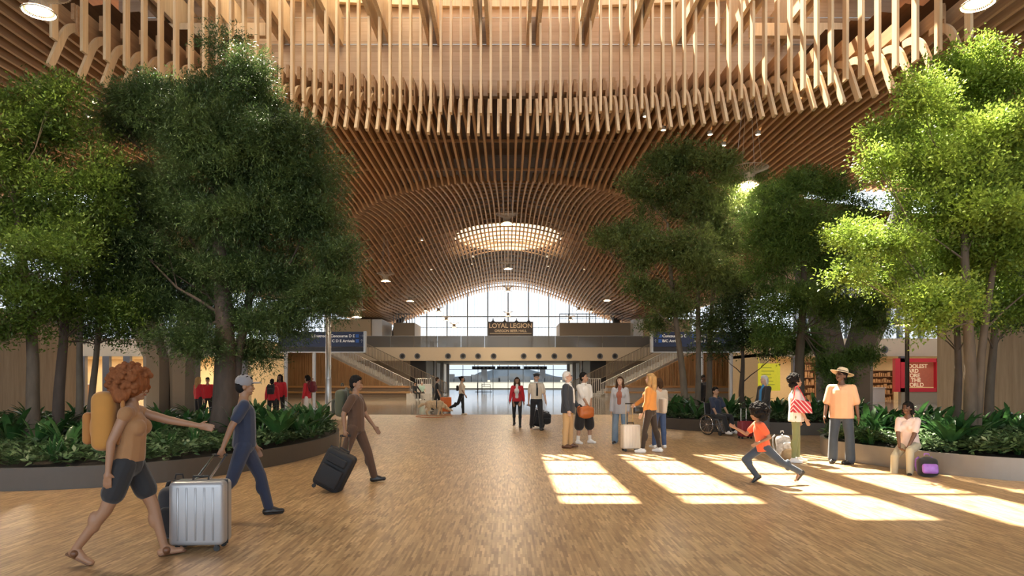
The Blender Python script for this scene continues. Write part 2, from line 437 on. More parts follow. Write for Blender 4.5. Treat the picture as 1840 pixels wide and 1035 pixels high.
# sun slots between the rafters (pitch 1.63)
RP = 1.63
rf = MB(); gl = MB()
x_edges = []
slots = []
SKX0, SKX1, SKY0, SKY1 = -9.78, 9.78, 13.2, 21.9
k0 = -6
for k in range(-6, 6):
    a = k*RP+.76; b = a+1.12
    slots.append((a, b))
def slot_range(a):
    c = a+.56
    if c < -2.2 and c > -6.6: return None
    return (14.6, 21.9)
last = -30.0
for a, b in slots:
    rf.box(last, a, SKY0, SKY1, RZ, RZ+.18); last = b
rf.box(last, 30, SKY0, SKY1, RZ, RZ+.18)
rf.box(-30, 30, -12, SKY0, RZ, RZ+.18); rf.box(-30, 30, SKY1, 24, RZ, RZ+.18)
for i, (a, b) in enumerate(slots):
    c = (a+b)/2
    # which roof-light panes let sun through; frosted ones are added to block it
    if c > -2.6: pass
fp = MB()  # added sun-masking panes, laid out to shape the floor patches
for a, b in slots:
    c = (a+b)/2
    if -6.2 < c < -2.45: fp.box(a, b, SKY0, SKY1, RZ+.06, RZ+.12)
    elif c <= -6.2: fp.box(a, b, 18.4, SKY1, RZ+.06, RZ+.12); fp.box(a, b, SKY0, 17.0 if c > -8.9 else 18.4, RZ+.06, RZ+.12)
    else:
        fp.box(a, b, SKY0, 15.6+ (.7 if c<0 else .0) - max(0, c)*.22, RZ+.06, RZ+.12)
        for yy in (16.9, 18.9, 20.8): gl.box(a, b, yy, yy+.16, RZ+.04, RZ+.16)
struct(rf.obj('ceiling', M_deck)); struct(fp.obj('window_sun_mask', M_frost)); struct(gl.obj('trim_5', M_fin))
for k in range(-6, 7):
    x = k*RP - RP/2
    q = thing('roof_rafter', 'paired pale timber rafter spanning under the near skylight', 'rafter', (x, 0, 12.62), 0, 'paired rafters under the near skylight')
    for s in (-1, 1):
        m_ = MB(); m_.box(s*.16-.06, s*.16+.06, 8.2, 22.28, .08, 1.1); m_.obj('rafter_ply', M_fin, q)
cd = MB(); cd.tube([(-12.5, 22.2, 12.72), (12.5, 22.2, 12.72)], .025, 6); cd.tube([(-12.5, 22.0, 13.5), (12.5, 22.0, 13.5)], .018, 6)
tag(cd.obj('conduit', M_steel), 'grey metal conduits running across the laminated timber wall', 'conduit')
# side cross beams of the raised roof
for sx in (-1, 1):
    m_ = MB(); m_.box(min(sx*7.6, sx*12.6), max(sx*7.6, sx*12.6), 20.9, 21.1, 12.35, 12.75)
    tag(m_.obj('cross_beam', M_fin), 'pale timber cross beam behind the hanging boards, %s end' % ('left' if sx < 0 else 'right'), 'beam')
# ---------------------------------------------------------------- hanging board + curled board end, one thing per lattice board
def hook_mesh():
    path = [(0, 0, 0), (0, .16, .33), (0, .33, .68), (0, .47, .97)]
    th = math.atan2(.97, .47); r = (ZB-ZT-.06-.97)/(1-math.cos(th))
    for i in range(1, 11):
        a = th*(1-i/10); path.append((0, .47+r*(math.sin(th)-math.sin(a)), .97+r*(math.cos(a)-math.cos(th))))
    path = [Vector(p) for p in path]
    m_ = MB(); b = 0; k = len(path)
    for i, p in enumerate(path):
        t = (path[min(i+1, k-1)]-path[max(i-1, 0)]).normalized(); nrm = Vector((0, -t.z, t.y))
        if i == 0: nrm = Vector((0, -1, .1)).normalized()
        for dx, dn in ((-.04, .0), (.04, .0), (.04, -.20), (-.04, -.20)): q = p + nrm*dn; m_.v.append((dx, q.y, q.z))
    for i in range(k-1):
        for j in range(4): j2 = (j+1) % 4; m_.f.append((i*4+j, i*4+j2, (i+1)*4+j2, (i+1)*4+j))
    m_.f.append((3, 2, 1, 0)); e = (k-1)*4; m_.f.append((e, e+1, e+2, e+3))
    return m_.mesh('curled_end', M_fin)
fin = thing('hanging_board', 'pale timber board hanging at the rim of the near roof opening, curled lower end', 'ceiling board', (0, rimY(0), ZT), 0, 'hanging timber boards around the near opening')
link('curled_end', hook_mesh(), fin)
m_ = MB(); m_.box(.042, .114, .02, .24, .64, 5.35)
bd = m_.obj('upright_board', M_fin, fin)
for k in range(-36, 37):
    if k: dup(fin, (k*PITCH, rimY(k*PITCH), ZT))
# near side of the rim is behind the camera's view; the widest end shows stacked curls
# ---------------------------------------------------------------- downlights set in the lattice
dl = thing('downlight', 'small round downlight recessed between the ceiling boards', 'downlight', (0, 0, 0), 0, 'round downlights between the ceiling boards')
m_ = MB(); m_.lathe([(.0, .0), (.085, .0), (.085, .012), (0, .012)], n=16, cap=False); m_.obj('diffuser', emitter('downlight_glow', (1, .80, .52), 9), dl)
m_ = MB(); m_.lathe([(.088, -.02), (.105, -.02), (.105, .12), (.088, .12), (.088, -.02)], n=16, cap=False); m_.obj('housing', M_white, dl)
pts = [(170, 182), (160, 208), (70, 152), (333, 138), (547, 240), (1192, 232), (1160, 208), (1276, 240), (1300, 260), (1362, 240), (1434, 185), (758, 431), (850, 461), (983, 461), (848, 474), (985, 478), (1050, 484), (775, 484)]
first = True
for px, py in pts:
    # march along the ray until it reaches the lattice underside
    D = 12.
    while D < 78:
        if WZ(py, D) >= surf(WX(px, D), D)-.02: break
        D += .05
    loc = (WX(px, D), D, surf(WX(px, D), D)-.03)
    if first: dl.location = loc; first = False
    else: dup(dl, loc)
# ---------------------------------------------------------------- pendant lamps
def pendant():
    t = thing('pendant_lamp', '', 'pendant lamp')
    m_ = MB()
    for i in range(48):
        a = 2*PI*i/48; c, s = math.cos(a), math.sin(a)
        m_.tube([(r*c, r*s, z) for r, z in ((.62, .52), (.42, .44), (.22, .36), (.16, .24), (.20, .10), (.34, 0))], .007, 4, cap=False)
    m_.lathe([(.60, .515), (.60, .53), (.585, .53), (.585, .515), (.60, .515)], n=32, cap=False)
    m_.lathe([(.335, -.01), (.335, .012), (.315, .012), (.315, -.01), (.335, -.01)], n=32, cap=False)
    m_.obj('rod_shade', mat('lamp_rods', (.55, .46, .36), .4, .5), t)
    m_ = MB(); m_.lathe([(.05, .40), (.145, .34), (.15, .22), (.16, .12), (.27, .03), (.25, .03), (.14, .13), (0.13, .22), (.12, .32)], n=24, cap=False); m_.obj('reflector', mat('lamp_reflector', (.75, .62, .45), .4, .3), t, True)
    m_ = MB(); m_.lathe([(0, .035), (.255, .035), (.255, .045), (0, .045)], n=28, cap=False); m_.obj('diffuser', emitter('pendant_glow', (1, .84, .60), 14), t)
    m_ = MB()
    for i in range(4):
        a = PI/4+PI/2*i; m_.tube([(.45*math.cos(a), .45*math.sin(a), 0), (.06*math.cos(a), .06*math.sin(a), 1)], .006, 4)
    m_.obj('cables', M_steel, t)
    return t
pend = pendant()
plist = [(1345, 332, 21.5, 'big pendant lamp hanging beside the column head, right of centre'),
         (70, 22, 10.2, 'big pendant lamp cut by the top left corner'),
         (1757, 8, 10.2, 'big pendant lamp cut by the top right corner'),
         (911, 402, 36, 'pendant lamp hanging in front of the far oval skylight'),
         (913, 483, 50, 'pendant lamp in the middle of the dome, second below the skylight'),
         (913, 524, 62, 'pendant lamp at the crown of the far arched window'),
         (913, 568, 78, 'star-like pendant lamp right above the beer hall sign'),
         (693, 505, 46, 'pendant lamp on the left slope of the dome'),
         (737, 541, 60, 'pendant lamp low on the left slope above the balcony'),
         (1091, 540, 58, 'pendant lamp low on the right slope above the balcony'),
         (802, 576, 78, 'small pendant lamp against the left part of the far window, upper of two'),
         (816, 588, 78, 'small pendant lamp against the left part of the far window, lower of two'),
         (788, 560, 76, 'small pendant lamp under the left foot of the ceiling arch'),
         (1040, 558, 76, 'small pendant lamp under the right foot of the ceiling arch'),
         (1025, 575, 78, 'small pendant lamp over the right roof terrace'),
         (765, 559, 74, 'small pendant lamp left of the leaning column head'),
         (1062, 560, 74, 'small pendant lamp above the right terrace railing'),
         (641, 570, 44, 'pendant lamp in front of the tan kiosk on the left'),
         (1205, 452, 28, 'pendant lamp glowing between the leaves of the right trees'),
         (35, 452, 26, 'pendant lamp glowing between the leaves of the left trees')]
for i, (px, py, D, lb) in enumerate(plist):
    p = P(px, py, D)
    sc = 1.0 if D > 60 else .95
    o = pend if i == 0 else dup(pend, p)
    o.location = p; o['label'] = lb
    if 1 <= i <= 2: o.scale = (.70,)*3
    for ch in o.children:
        if ch.name.startswith('cables'): ch.location = (0, 0, .46); ch.scale = (1, 1, max(.5, surf(p.x, min(p.y, 79))+.7-p.z-.46)/o.scale.z)
    if D < 63:
        ld = bpy.data.lights.new('pendant_light', 'AREA'); ld.shape = 'DISK'; ld.size = .46; ld.energy = 300; ld.color = (1, .80, .55)
        lo = bpy.data.objects.new('pendant_light', ld); COL.objects.link(lo); lo.location = p + Vector((0, 0, .02))
# ================================================================ far window wall, mezzanine, entrance, side bays
DF = 81.0
def zceil(x): return surf(x, 79.9)+.45
g = MB(); mu = MB()
xs = list(np.arange(-30, 30.01, .75))
for xa, xb in zip(xs, xs[1:]):
    g.quad((xa, DF, 4.4), (xb, DF, 4.4), (xb, DF, min(14, zceil(xb)+1)), (xa, DF, min(14, zceil(xa)+1)))
struct(g.obj('window_3', M_glassfar))
for k in range(-12, 13):
    x = k*2.46; mu.box(x-.07, x+.07, DF-.35, DF-.02, 4.4, zceil(x)+.9)
for k in range(-60, 61):
    if k % 6: x = k*.41 + random.Random(k).uniform(-.06, .06); mu.box(x-.012, x+.012, DF-.08, DF-.02, 4.4, zceil(x)+.9)
mu.box(-30, 30, DF-.2, DF-.03, 9.05, 9.17); mu.box(-30, 30, DF-.12, DF-.03, 7.75, 7.8)
struct(mu.obj('trim_6', M_mull))
# mezzanine slab, fascia, glass balustrade
DM = 68.0
M_fascia = mat('fascia_plaster', (.66, .55, .40), .6, var=.04)
f = MB(); f.box(-21.5, 21.5, DM, DM+.35, 3.42, 4.79); struct(f.obj('wall_mezzanine', M_fascia))
f = MB(); f.box(-30, 30, DM+.35, DF, 4.1, 4.4); struct(f.obj('floor', M_beige))
f = MB(); f.box(-12, 12, DM+.35, 100, 3.62, 3.75); struct(f.obj('ceiling', M_white))
bl = thing('balustrade', 'long grey glass balustrade along the edge of the mezzanine', 'balustrade', (0, DM+.05, 4.79))
for i in range(-9, 9):
    m_ = MB(); x = i*2.4; m_.box(x+.01, x+2.39, 0, .02, -.0, 1.14); m_.obj('glass_panel', M_balu, bl)
m_ = MB(); m_.box(-21.6, 21.6, -.02, .05, 1.14, 1.17); m_.obj('top_rail', M_steel, bl)
vx = [723, 750, 805, 832, 859, 887, 941, 968, 996, 1023, 1078, 1105]
vent = None
for i, px in enumerate(vx):
    p = P(px, 640, DM-.0)
    if vent is None:
        vent = thing('round_vent', 'round dark vent nozzle in the beige front of the mezzanine', 'vent', p, 0, 'round vents along the mezzanine front')
        m_ = MB(); b = 0; n = 24
        for (r, y) in ((.30, .0), (.30, -.06), (.22, -.06), (.16, .0)):
            for j in range(n): a = 2*PI*j/n; m_.v.append((r*math.cos(a), y, r*math.sin(a)))
        for i2 in range(3):
            for j in range(n): j2 = (j+1) % n; m_.f.append((i2*n+j, (i2+1)*n+j, (i2+1)*n+j2, i2*n+j2))
        m_.obj('ring', M_greymetal, vent)
        m_ = MB(); m_.poly([(.17*math.cos(2*PI*j/n), -.03, .17*math.sin(2*PI*j/n)) for j in range(n)][::-1]); m_.obj('nozzle', M_dark, vent)
    else: dup(vent, p)
for px, lb in ((1451, 'round dark vent in the shop fascia left of the right column'), (1589, 'round dark vent in the shop fascia above the shelf shop'), (322, 'round dark vent in the shop fascia behind the left column')):
    dup(vent, P(px, 628.5, 44.0), label=lb, group='round vents in the shop fascias', scale=.8)
# café tables behind the glass
tb = thing('cafe_table', 'white square café table behind the glass balustrade', 'table', (WX(776, 69.6), 69.6, 4.4), 0, 'white café tables on the mezzanine')
m_ = MB(); m_.rbox((0, 0, 1.02), (1.5, .8, .06), .02); m_.obj('tabletop', M_white, tb)
m_ = MB(); m_.box(-.2, .2, -.15, .15, 0.02, 1.0); m_.rbox((0, 0, .02), (.7, .6, .04), .01); m_.obj('pedestal', M_white, tb)
for px in (818, 1020, 1052, 1080): dup(tb, (WX(px, 69.6), 69.6, 4.4), scale=.85)
# ground floor wall under the mezzanine with the central opening
DW = 72.0; OX = 8.85
f = MB()
f.box(-30, -OX-1.7, DW, DW+.3, 0, 4.2); f.box(OX+1.7, 30, DW, DW+.3, 0, 4.2)
struct(f.obj('wall_far', M_beige))
f = MB()
for s in (-1, 1):
    f.box(min(s*OX, s*(OX+1.7)), max(s*OX, s*(OX+1.7)), DW, DW+.25, 0, 4.0)
struct(f.obj('wall_entrance', M_col))
for s in (-1, 1):
    side = 'left' if s < 0 else 'right'
    m_ = MB(); m_.box(min(s*9.1, s*9.35), max(s*9.1, s*9.35), DW+.3, 100, 0, 3.7)
    struct(m_.obj('wall_vestibule', M_white))
    for i, yy in enumerate((76, 84, 92)):
        m_ = MB(); m_.lathe([(.22, 0), (.22, 3.62)], (s*8.3, yy, 0), 14); tag(m_.obj('vestibule_column', M_steel, smooth=False), 'slim grey round column on the %s of the entrance hall, %s' % (side, ('nearest', 'middle', 'farthest')[i]), 'column')
# end glazing of the entrance hall
g = MB(); g.quad((-9.1, 100, 0), (9.1, 100, 0), (9.1, 100, 3.7), (-9.1, 100, 3.7)); struct(g.obj('window_4', M_glassdim))
mu = MB()
for k in range(-4, 5): mu.box(k*2.25-.04, k*2.25+.04, 99.85, 99.98, 0, 3.7)
mu.box(-9.1, 9.1, 99.85, 99.98, 2.95, 3.02); mu.box(-9.1, 9.1, 99.8, 99.98, 0, .18); mu.box(-9.1, 9.1, 99.85, 99.98, .95, 1.0)
struct(mu.obj('trim_7', M_mull))
for i, px in enumerate((869, 914, 962)):
    m_ = MB(); p = P(px, 661, 95); m_.box(p.x-1.65, p.x+1.65, 95, 95.12, p.z-.22, p.z+.22)
    t = tag(m_.obj('overhead_sign', mat('sign_slate', (.035, .05, .09), .4)), 'dark blue sign bar hanging over the entrance, %s of three' % ('left', 'middle', 'right')[i], 'sign')
    m_ = MB()
    for j in range(5): m_.box(p.x-1.2+j*.55, p.x-.95+j*.55, 94.97, 94.995, p.z-.06, p.z+.06)
    m_.obj('pictograms', M_white, t)
    m_ = MB()
    for q in (-1.3, 1.3): m_.tube([(p.x+q, 95.06, p.z+.2), (p.x+q, 95.06, 3.64)], .03, 6)
    m_.obj('hanger', M_greymetal, t)
# turnstile / stanchion frame seen against the entrance glass
for i, (px, pw, hh) in enumerate(((858, .06, 1.15), (866, 1.0, 1.0))):
    m_ = MB(); X = WX(px, 80)
    m_.tube([(X, 80, 0), (X, 80, hh)], .04, 6); m_.tube([(X+pw, 80, 0), (X+pw, 80, hh*.9)], .03, 6)
    for z in (.35, .65, .9): m_.tube([(X, 80, z*hh), (X+pw, 80, z*hh)], .022, 5)
    m_.tube([(X-.3, 80, .02), (X+pw+.2, 80, .02)], .03, 5)
    tag(m_.obj('stanchion_rail', M_greymetal), 'grey metal stanchion standing before the entrance glass, %s one' % ('thin left', 'wide right'.replace(' right', ''))[i], 'stanchion')
for i, px in enumerate((870, 975)):
    m_ = MB(); p = P(px, 672, 130); m_.tube([(p.x, 130, 0), (p.x, 130, p.z)], .06, 6); m_.box(p.x-.55, p.x+.55, 129.8, 130.2, p.z-.8, p.z+1.0)
    tag(m_.obj('signal_post', M_greymetal), 'dark signal post outdoors beyond the entrance glass, %s one' % ('left', 'right')[i], 'post')
# outdoors
m_ = MB(); m_.quad((-300, 104, -.05), (300, 104, -.05), (300, 900, -.05), (-300, 900, -.05))
struct(m_.obj('floor', mat('airfield', (.20, .19, .155), .9, var=.1, scale=.02)))
rr = random.Random(5)
m_ = MB()
prev = None
for i in range(80):
    x = -400+i*10; z = 6+5*math.sin(i*.5)+rr.uniform(0, 4)
    if prev: m_.prism([(prev[0], 700, -1), (x, 700, -1), (x, 700, z), (prev[0], 700, prev[1])], (0, 40, 0))
    prev = (x, z)
hl = m_.obj('distant_hills', mat('hills_haze', (.16, .20, .25), .9)); tag(hl, 'pale blue hills on the horizon beyond the airfield', 'hills', kind='structure')
m_ = MB()
for i in range(30):
    x = -60+i*4+rr.uniform(-1, 1); h = rr.uniform(1.5, 4); m_.box(x, x+rr.uniform(2, 5), 300, 306, 0, h)
tag(m_.obj('distant_buildings', mat('far_hangar', (.18, .18, .18), .8)), 'low pale airfield buildings far beyond the entrance glass', 'buildings', kind='stuff')
# ---------------------------------------------------------------- kiosks on the mezzanine
def kiosk(x0, x1, y0, y1, z0, z1, m, label, rail=False, end=0):
    t = thing('kiosk', label, 'kiosk', ((x0+x1)/2, y0, z0)); cx = (x0+x1)/2
    b_ = MB(); b_.box(x0-cx, x1-cx, 0, y1-y0, 0, z1-z0); b_.obj('body', m, t)
    if rail:
        r_ = MB(); n = 8; zt = z1-z0
        for i in range(n+1):
            x = x0-cx+(x1-x0)*i/n; r_.box(x-.03, x+.03, 0.02, .08, zt, zt+.95)
        r_.box(x0-cx, x1-cx, .02, .08, zt+.9, zt+.98); r_.box(x0-cx, x1-cx, .03, .06, zt+.45, zt+.49)
        r_.obj('railing', M_greymetal, t)
    return t
M_tan = mat('tan_panel', (.58, .42, .24), .6, var=.04); M_taup = mat('taupe_panel', (.36, .29, .20), .6, var=.05)
kiosk(WX(590, 69), WX(666, 69), 69, 75, 4.4, 7.75, M_tan, 'tall tan kiosk on the left end of the mezzanine')
kiosk(WX(667, 69), WX(686, 69), 69.2, 75, 4.4, 7.75, M_white, 'white wall block beside the tan kiosk, left mezzanine')
kiosk(WX(707, 71), WX(745, 71), 71, 76, 4.4, WZ(580, 71), M_taup, 'low taupe bar block with a railing above it, left mezzanine', True)
kiosk(WX(1007, 70), WX(1137, 70), 71, 76, 4.4, WZ(580, 71), M_taup, 'long taupe block with a roof terrace railing, right mezzanine', True)
kiosk(WX(1139, 69), WX(1157, 69), 69.2, 70.9, 4.4, 7.75, M_white, 'white wall block beside the right tan kiosk')
kiosk(WX(1158, 69), WX(1240, 69), 69, 70.9, 4.4, 7.75, M_tan, 'tall tan kiosk on the right end of the mezzanine')
# beer hall sign
p = P(917.5, 591, 70.2)
sg = thing('beer_hall_sign', 'dark rooftop sign board lettered with gold words above the mezzanine glass', 'sign', (p.x, 70.2, 4.4))
m_ = MB(); m_.box(-2.37, 2.37, 0, .25, WZ(604, 70.2)-4.4, WZ(578, 70.2)-4.4); m_.box(-2.37, 2.37, .05, .5, 0, WZ(604, 70.2)-4.35); m_.obj('board', mat('sign_brown', (.075, .055, .045), .5), sg)
M_gold = mat('sign_gold', (.80, .62, .40), .45, .2)
text_mesh('lettering', 'LOYAL LEGION', .66, M_gold, sg, (0, -.02, WZ(589, 70.2)-4.4), align='CENTER', bold=.01)
text_mesh('lettering', 'OREGON BEER HALL', .36, M_gold, sg, (0, -.02, WZ(596.5, 70.2)-4.4), align='CENTER', bold=.008)
m_ = MB(); m_.box(-2.2, 2.2, -.02, 0, WZ(599.5, 70.2)-4.4, WZ(599, 70.2)-4.38); m_.obj('rule', M_gold, sg)
for px in (886, 907, 928, 950):
    m_ = MB(); X = WX(px, 70.2)-p.x; m_.lathe([(.0, .34), (.05, .30), (.06, .12), (.22, -.03), (0, 0)], (X, 0, WZ(577.5, 70.2)-4.4), 12, cap=False); m_.obj('sign_lamp', M_greymetal, sg)
# ---------------------------------------------------------------- grand stairs, left and right (mirror of each other)
M_stone = mat('stair_stone', (.50, .47, .42), .5, var=.06); M_rail = mat('rail_white', (.66, .64, .60), .4, .2); M_bench = mat('bench_wood', (.52, .30, .12), .4, var=.15, stretch=(1, 8, 8))
M_rail2 = mat('rail_brown', (.26, .21, .16), .5, .2)
for s in (-1, 1):
    side = 'left' if s < 0 else 'right'
    st = thing('staircase', 'wide stone staircase rising to the mezzanine on the %s' % side, 'staircase', (s*8.3, 60, 0))
    m_ = MB(); n = 22; x0, x1, z1 = 0, 9.0, 4.4
    for i in range(n):
        xa = x0+(x1-x0)*i/n; z = z1*(i+1)/n; a, b = sorted((s*xa, s*(x1+.2 if i == n-1 else xa+(x1-x0)/n))); m_.box(a, b, 0, 5.5, max(0, z-.6), z)
    m_.obj('steps', M_stone, st)
    for (yo, mm, off, nm) in ((-.05, M_rail, .0, 'railing'), (5.6, M_rail2, -2.3, 'rear_railing')):
        m_ = MB()
        for i in range(64):
            t_ = i/63; x = off + t_*(9-off*0); zz = z1*max(0, min(1, (x-off)/9.0)); X = s*x
            m_.tube([(X, yo, zz+.05), (X, yo, zz+1.1)], .03, 4)
        m_.tube([(s*off, yo, 1.15), (s*(off+9), yo, z1+1.15)], .04, 6); m_.tube([(s*off, yo, .1), (s*(off+9), yo, z1+.1)], .035, 6)
        if yo < 0:
            for i in range(9): x = -1.4+i*.175; m_.tube([(s*x, yo, .1), (s*x, yo, 1.6)], .028, 4)
            m_.tube([(s*-1.4, yo, 1.6), (0, yo, 1.6), ], .03, 6); m_.tube([(0, yo, 1.6), (0, yo, 1.15)], .03, 6)
        m_.obj(nm, mm, st)
    m_ = MB(); a, b = sorted((s*9.2, s*17.5)); m_.box(a, b, .0, 5.5, 4.1, 4.4); m_.obj('landing', M_stone, st)
    # timber slat cladding under the stair
    cl = MB(); i = 0; x = .6
    rng = random.Random(7+s)
    while x < 13.2:
        z = min(4.4, 4.4*x/9.0)-.12; w = .085; d = rng.choice((.0, .03, .06))
        a, b = sorted((s*(8.3+x), s*(8.3+x+w))); cl.box(a, b, 59.6-d, 59.9, 0, z if x < 9.0 else 3.95); x += .105
    tag(cl.obj('slatted_cladding', M_slatwood), 'upright cedar slats cladding the side of the %s staircase' % side, 'cladding')
    bn = thing('bench', 'long low timber bench along the foot of the %s staircase' % side, 'bench', (s*14.8, 57.6, 0))
    m_ = MB(); m_.box(-6.3, 6.3, 0, 1.0, .82, .98); m_.obj('backrest', M_bench, bn)
    m_ = MB(); m_.box(-6.5, 6.5, -.9, .1, .36, .5); m_.obj('seat', M_bench, bn)
    m_ = MB(); m_.box(-6.3, 6.3, -.7, .9, 0, .36); m_.box(-6.2, 6.2, .15, .9, .36, .82); m_.obj('plinth', M_stone if s > 0 else mat('plinth_brown', (.25, .17, .10), .5), bn)
    ps = MB(); ps.box(s*7.2-.6, s*7.2+.6, 57.2, 58.0, 0, 1.15)
    if s < 0: tag(MB.obj(ps, 'info_counter', M_white), 'small white counter at the end of the left bench', 'counter')
# ---------------------------------------------------------------- side bays: shop fronts at both sides
DS = 44.0
M_shop = mat('shop_glow_wall', (.80, .62, .36), .6, var=.1)
for s in (-1, 1):
    side = 'left' if s < 0 else 'right'
    f = MB(); a, b = sorted((s*16.9, s*34)); f.box(a, b, DS, DS+.3, 3.08, 4.25); struct(f.obj('wall_%s' % side, M_fascia))
    f = MB(); f.box(a, b, DS+7, DS+7.2, 0, 3.1); f.box(a, b, DS+.3, DS+7, 3.08, 3.3)
    a2, b2 = sorted((s*16.9, s*17.2)); f.box(a2, b2, DS, DS+7, 0, 4.2)
    struct(f.obj('wall_shop', M_shop))
    f = MB(); a3, b3 = sorted((s*16.9, s*45)); f.box(a3, b3, DS+.3, DM+4, 4.15, 4.25); struct(f.obj('floor', M_beige))
    # side walls of the hall and the glazing above them
    f = MB(); a4, b4 = sorted((s*34, s*34.4)); f.box(a4, b4, -14, 82, 0, 4.3); struct(f.obj('wall_%s' % side, M_beige))
    f = MB(); f.quad((s*34, -14, 4.3), (s*34, 81, 4.3), (s*34, 81, 14.6), (s*34, -14, 14.6)); struct(f.obj('window_5', M_glassfar))
    f = MB()
    for k in range(32): f.box(min(s*33.75, s*33.98), max(s*33.75, s*33.98), -14+k*3-.06, -14+k*3+.06, 4.3, 14.6)
    f.box(min(s*33.8, s*33.98), max(s*33.8, s*33.98), -14, 81, 9, 9.12)
    struct(f.obj('trim_8', M_mull))
    # lattice side roof beyond the boards
    f = MB(); a5, b5 = sorted((s*28, s*34.4)); f.box(a5, b5, -12, 81, 12.0, 12.15); struct(f.obj('ceiling', M_deck))
    # pale slatted walls at the frame edges
    pr = MB(); p0 = Vector((s*16.6, 25.4)); p1 = Vector((s*20.6, 18.2)); d = (p1-p0); L_ = d.length; d.normalize(); nrm = Vector((d.y, -d.x))*(-1 if s < 0 else 1)
    t_ = 0; rng = random.Random(3)
    while t_ < L_:
        w = rng.choice((.09, .14, .2)); q = p0+d*t_; e = q+d*w; dep = rng.uniform(.05, .14)
        pr.prism([(q.x, q.y, 0), (e.x, e.y, 0), (e.x+nrm.x*-dep, e.y+nrm.y*-dep, 0), (q.x+nrm.x*-dep, q.y+nrm.y*-dep, 0)], (0, 0, 4.0)); t_ += w+.02
    pr.prism([(p0.x, p0.y, 0), (p1.x, p1.y, 0), (p1.x+nrm.x*.5, p1.y+nrm.y*.5, 0), (p0.x+nrm.x*.5, p0.y+nrm.y*.5, 0)], (0, 0, 4.0))
    tag(pr.obj('slatted_partition', M_slatpale), 'pale upright timber slat partition at the far %s edge' % side, 'partition')
    # branching column
    D = 32.0; cx = s*16.1
    c = thing('column', 'large grey faceted column that branches towards the ceiling on the %s' % side, 'column', (cx, D, 0))
    m_ = MB()
    def loft(secs, m_=m_):
        b0 = len(m_.v); n = len(secs[0])
        for sec in secs: m_.v += [tuple(q) for q in sec]
        for i in range(len(secs)-1):
            for j in range(n): j2 = (j+1) % n; m_.f.append((b0+i*n+j, b0+i*n+j2, b0+(i+1)*n+j2, b0+(i+1)*n+j))
        m_.f.append(tuple(b0+j for j in range(n-1, -1, -1))); m_.f.append(tuple(b0+(len(secs)-1)*n+j for j in range(n)))
    def sec(x, y, z, w, d): return [(x-w, y-d*.5, z), (x-w*.5, y-d, z), (x+w*.5, y-d, z), (x+w, y-d*.5, z), (x+w, y+d*.5, z), (x+w*.5, y+d, z), (x-w*.5, y+d, z), (x-w, y+d*.5, z)]
    loft([sec(-.62*s, 0, 0, .55, .6), sec(-.62*s, 0, 2.6, .62, .6), sec(-1.0*s, 0, 4.5, .6, .55), sec(-3.3*s, 0, 10.6, .34, .34)])
    loft([sec(.66*s, .1, 0, .60, .6), sec(.66*s, .1, 2.6, .62, .6), sec(1.3*s, .1, 4.3, .75, .55), sec(2.9*s, .1, 10.2, .34, .34)])
    m_.obj('shaft', M_col, c)
    for X in (-3.3, 2.9):
        m_ = MB(); m_.lathe([(.42, 0), (.5, .12), (.62, .35), (.62, .5)], (X*s, 0, 10.3), 20); m_.obj('column_head', M_greymetal, c)
    # leaning far column by the window
    m_ = MB(); xb, xt = s*14.0, s*12.0
    loft([sec(xb, 76, 0, .35, .35), sec(xb-.0, 76, 4.4, .35, .35), sec(xt, 76, 8.75, .42, .4)], m_)
    tag(m_.obj('column', M_col), 'slim grey leaning column in front of the far window on the %s' % side, 'column')
# shop fittings left: warm lit interior, shelves; right: red shop window, yellow sign
def lamp_area(name, loc, size, energy, col=(1, .82, .6), rot=(0, 0, 0)):
    ld = bpy.data.lights.new(name, 'AREA'); ld.energy = energy; ld.size = size; ld.color = col; lo = bpy.data.objects.new(name, ld); COL.objects.link(lo); lo.location = loc; lo.rotation_euler = rot; return lo
for X in (-31, -26.5, -22, -18.6): lamp_area('shop_light', (X, DS+4, 3.05), 2.2, 170)
for X in (31, 26.5, 22, 18.6): lamp_area('shop_light', (X, DS+4, 3.05), 2.2, 70)
M_shelf = mat('shelf_wood', (.30, .15, .07), .5)
rr = random.Random(11)
def shelf_unit(px0, px1, D, z1, label, rows=5, cols=None):
    x0, x1 = WX(px0, D), WX(px1, D); t = thing('shelf_unit', label, 'shelf', ((x0+x1)/2, D, 0)); w = (x1-x0)/2
    m_ = MB(); m_.box(-w, -w+.05, 0, .4, 0, z1); m_.box(w-.05, w, 0, .4, 0, z1); m_.box(-w, w, .36, .4, 0, z1)
    for i in range(rows+1): m_.box(-w, w, 0, .38, i*z1/rows-.02, i*z1/rows+.02)
    m_.obj('frame', M_shelf, t)
    g_ = MB()
    for i in range(rows):
        x = -w+.12
        while x < w-.2: ww = rr.uniform(.08, .22); g_.box(x, x+ww, .08, .3, i*z1/rows+.02, i*z1/rows+.02+rr.uniform(.15, z1/rows-.1)); x += ww+.06
    g = g_.obj('goods', mat('goods_brown', (.45, .25, .12), .5, var=.6, scale=3), t); g['kind'] = 'stuff'; return t
shelf_unit(83, 92, 40, 3.0, 'narrow open shelf unit beside the pale partition, far left', 7)
shelf_unit(300, 312, 50.2, 2.8, 'shelf of small goods glimpsed between the two legs of the left column')
shelf_unit(1566, 1606, 50.2, 2.2, 'warm lit brown shelf wall in the shop left of the red window')
shelf_unit(1440, 1466, 50.2, 2.8, 'brown timber shelves behind the right column')
for i, (px0, px1, D) in enumerate(((110, 150, 47), (560-440, 190, 49))):
    pass
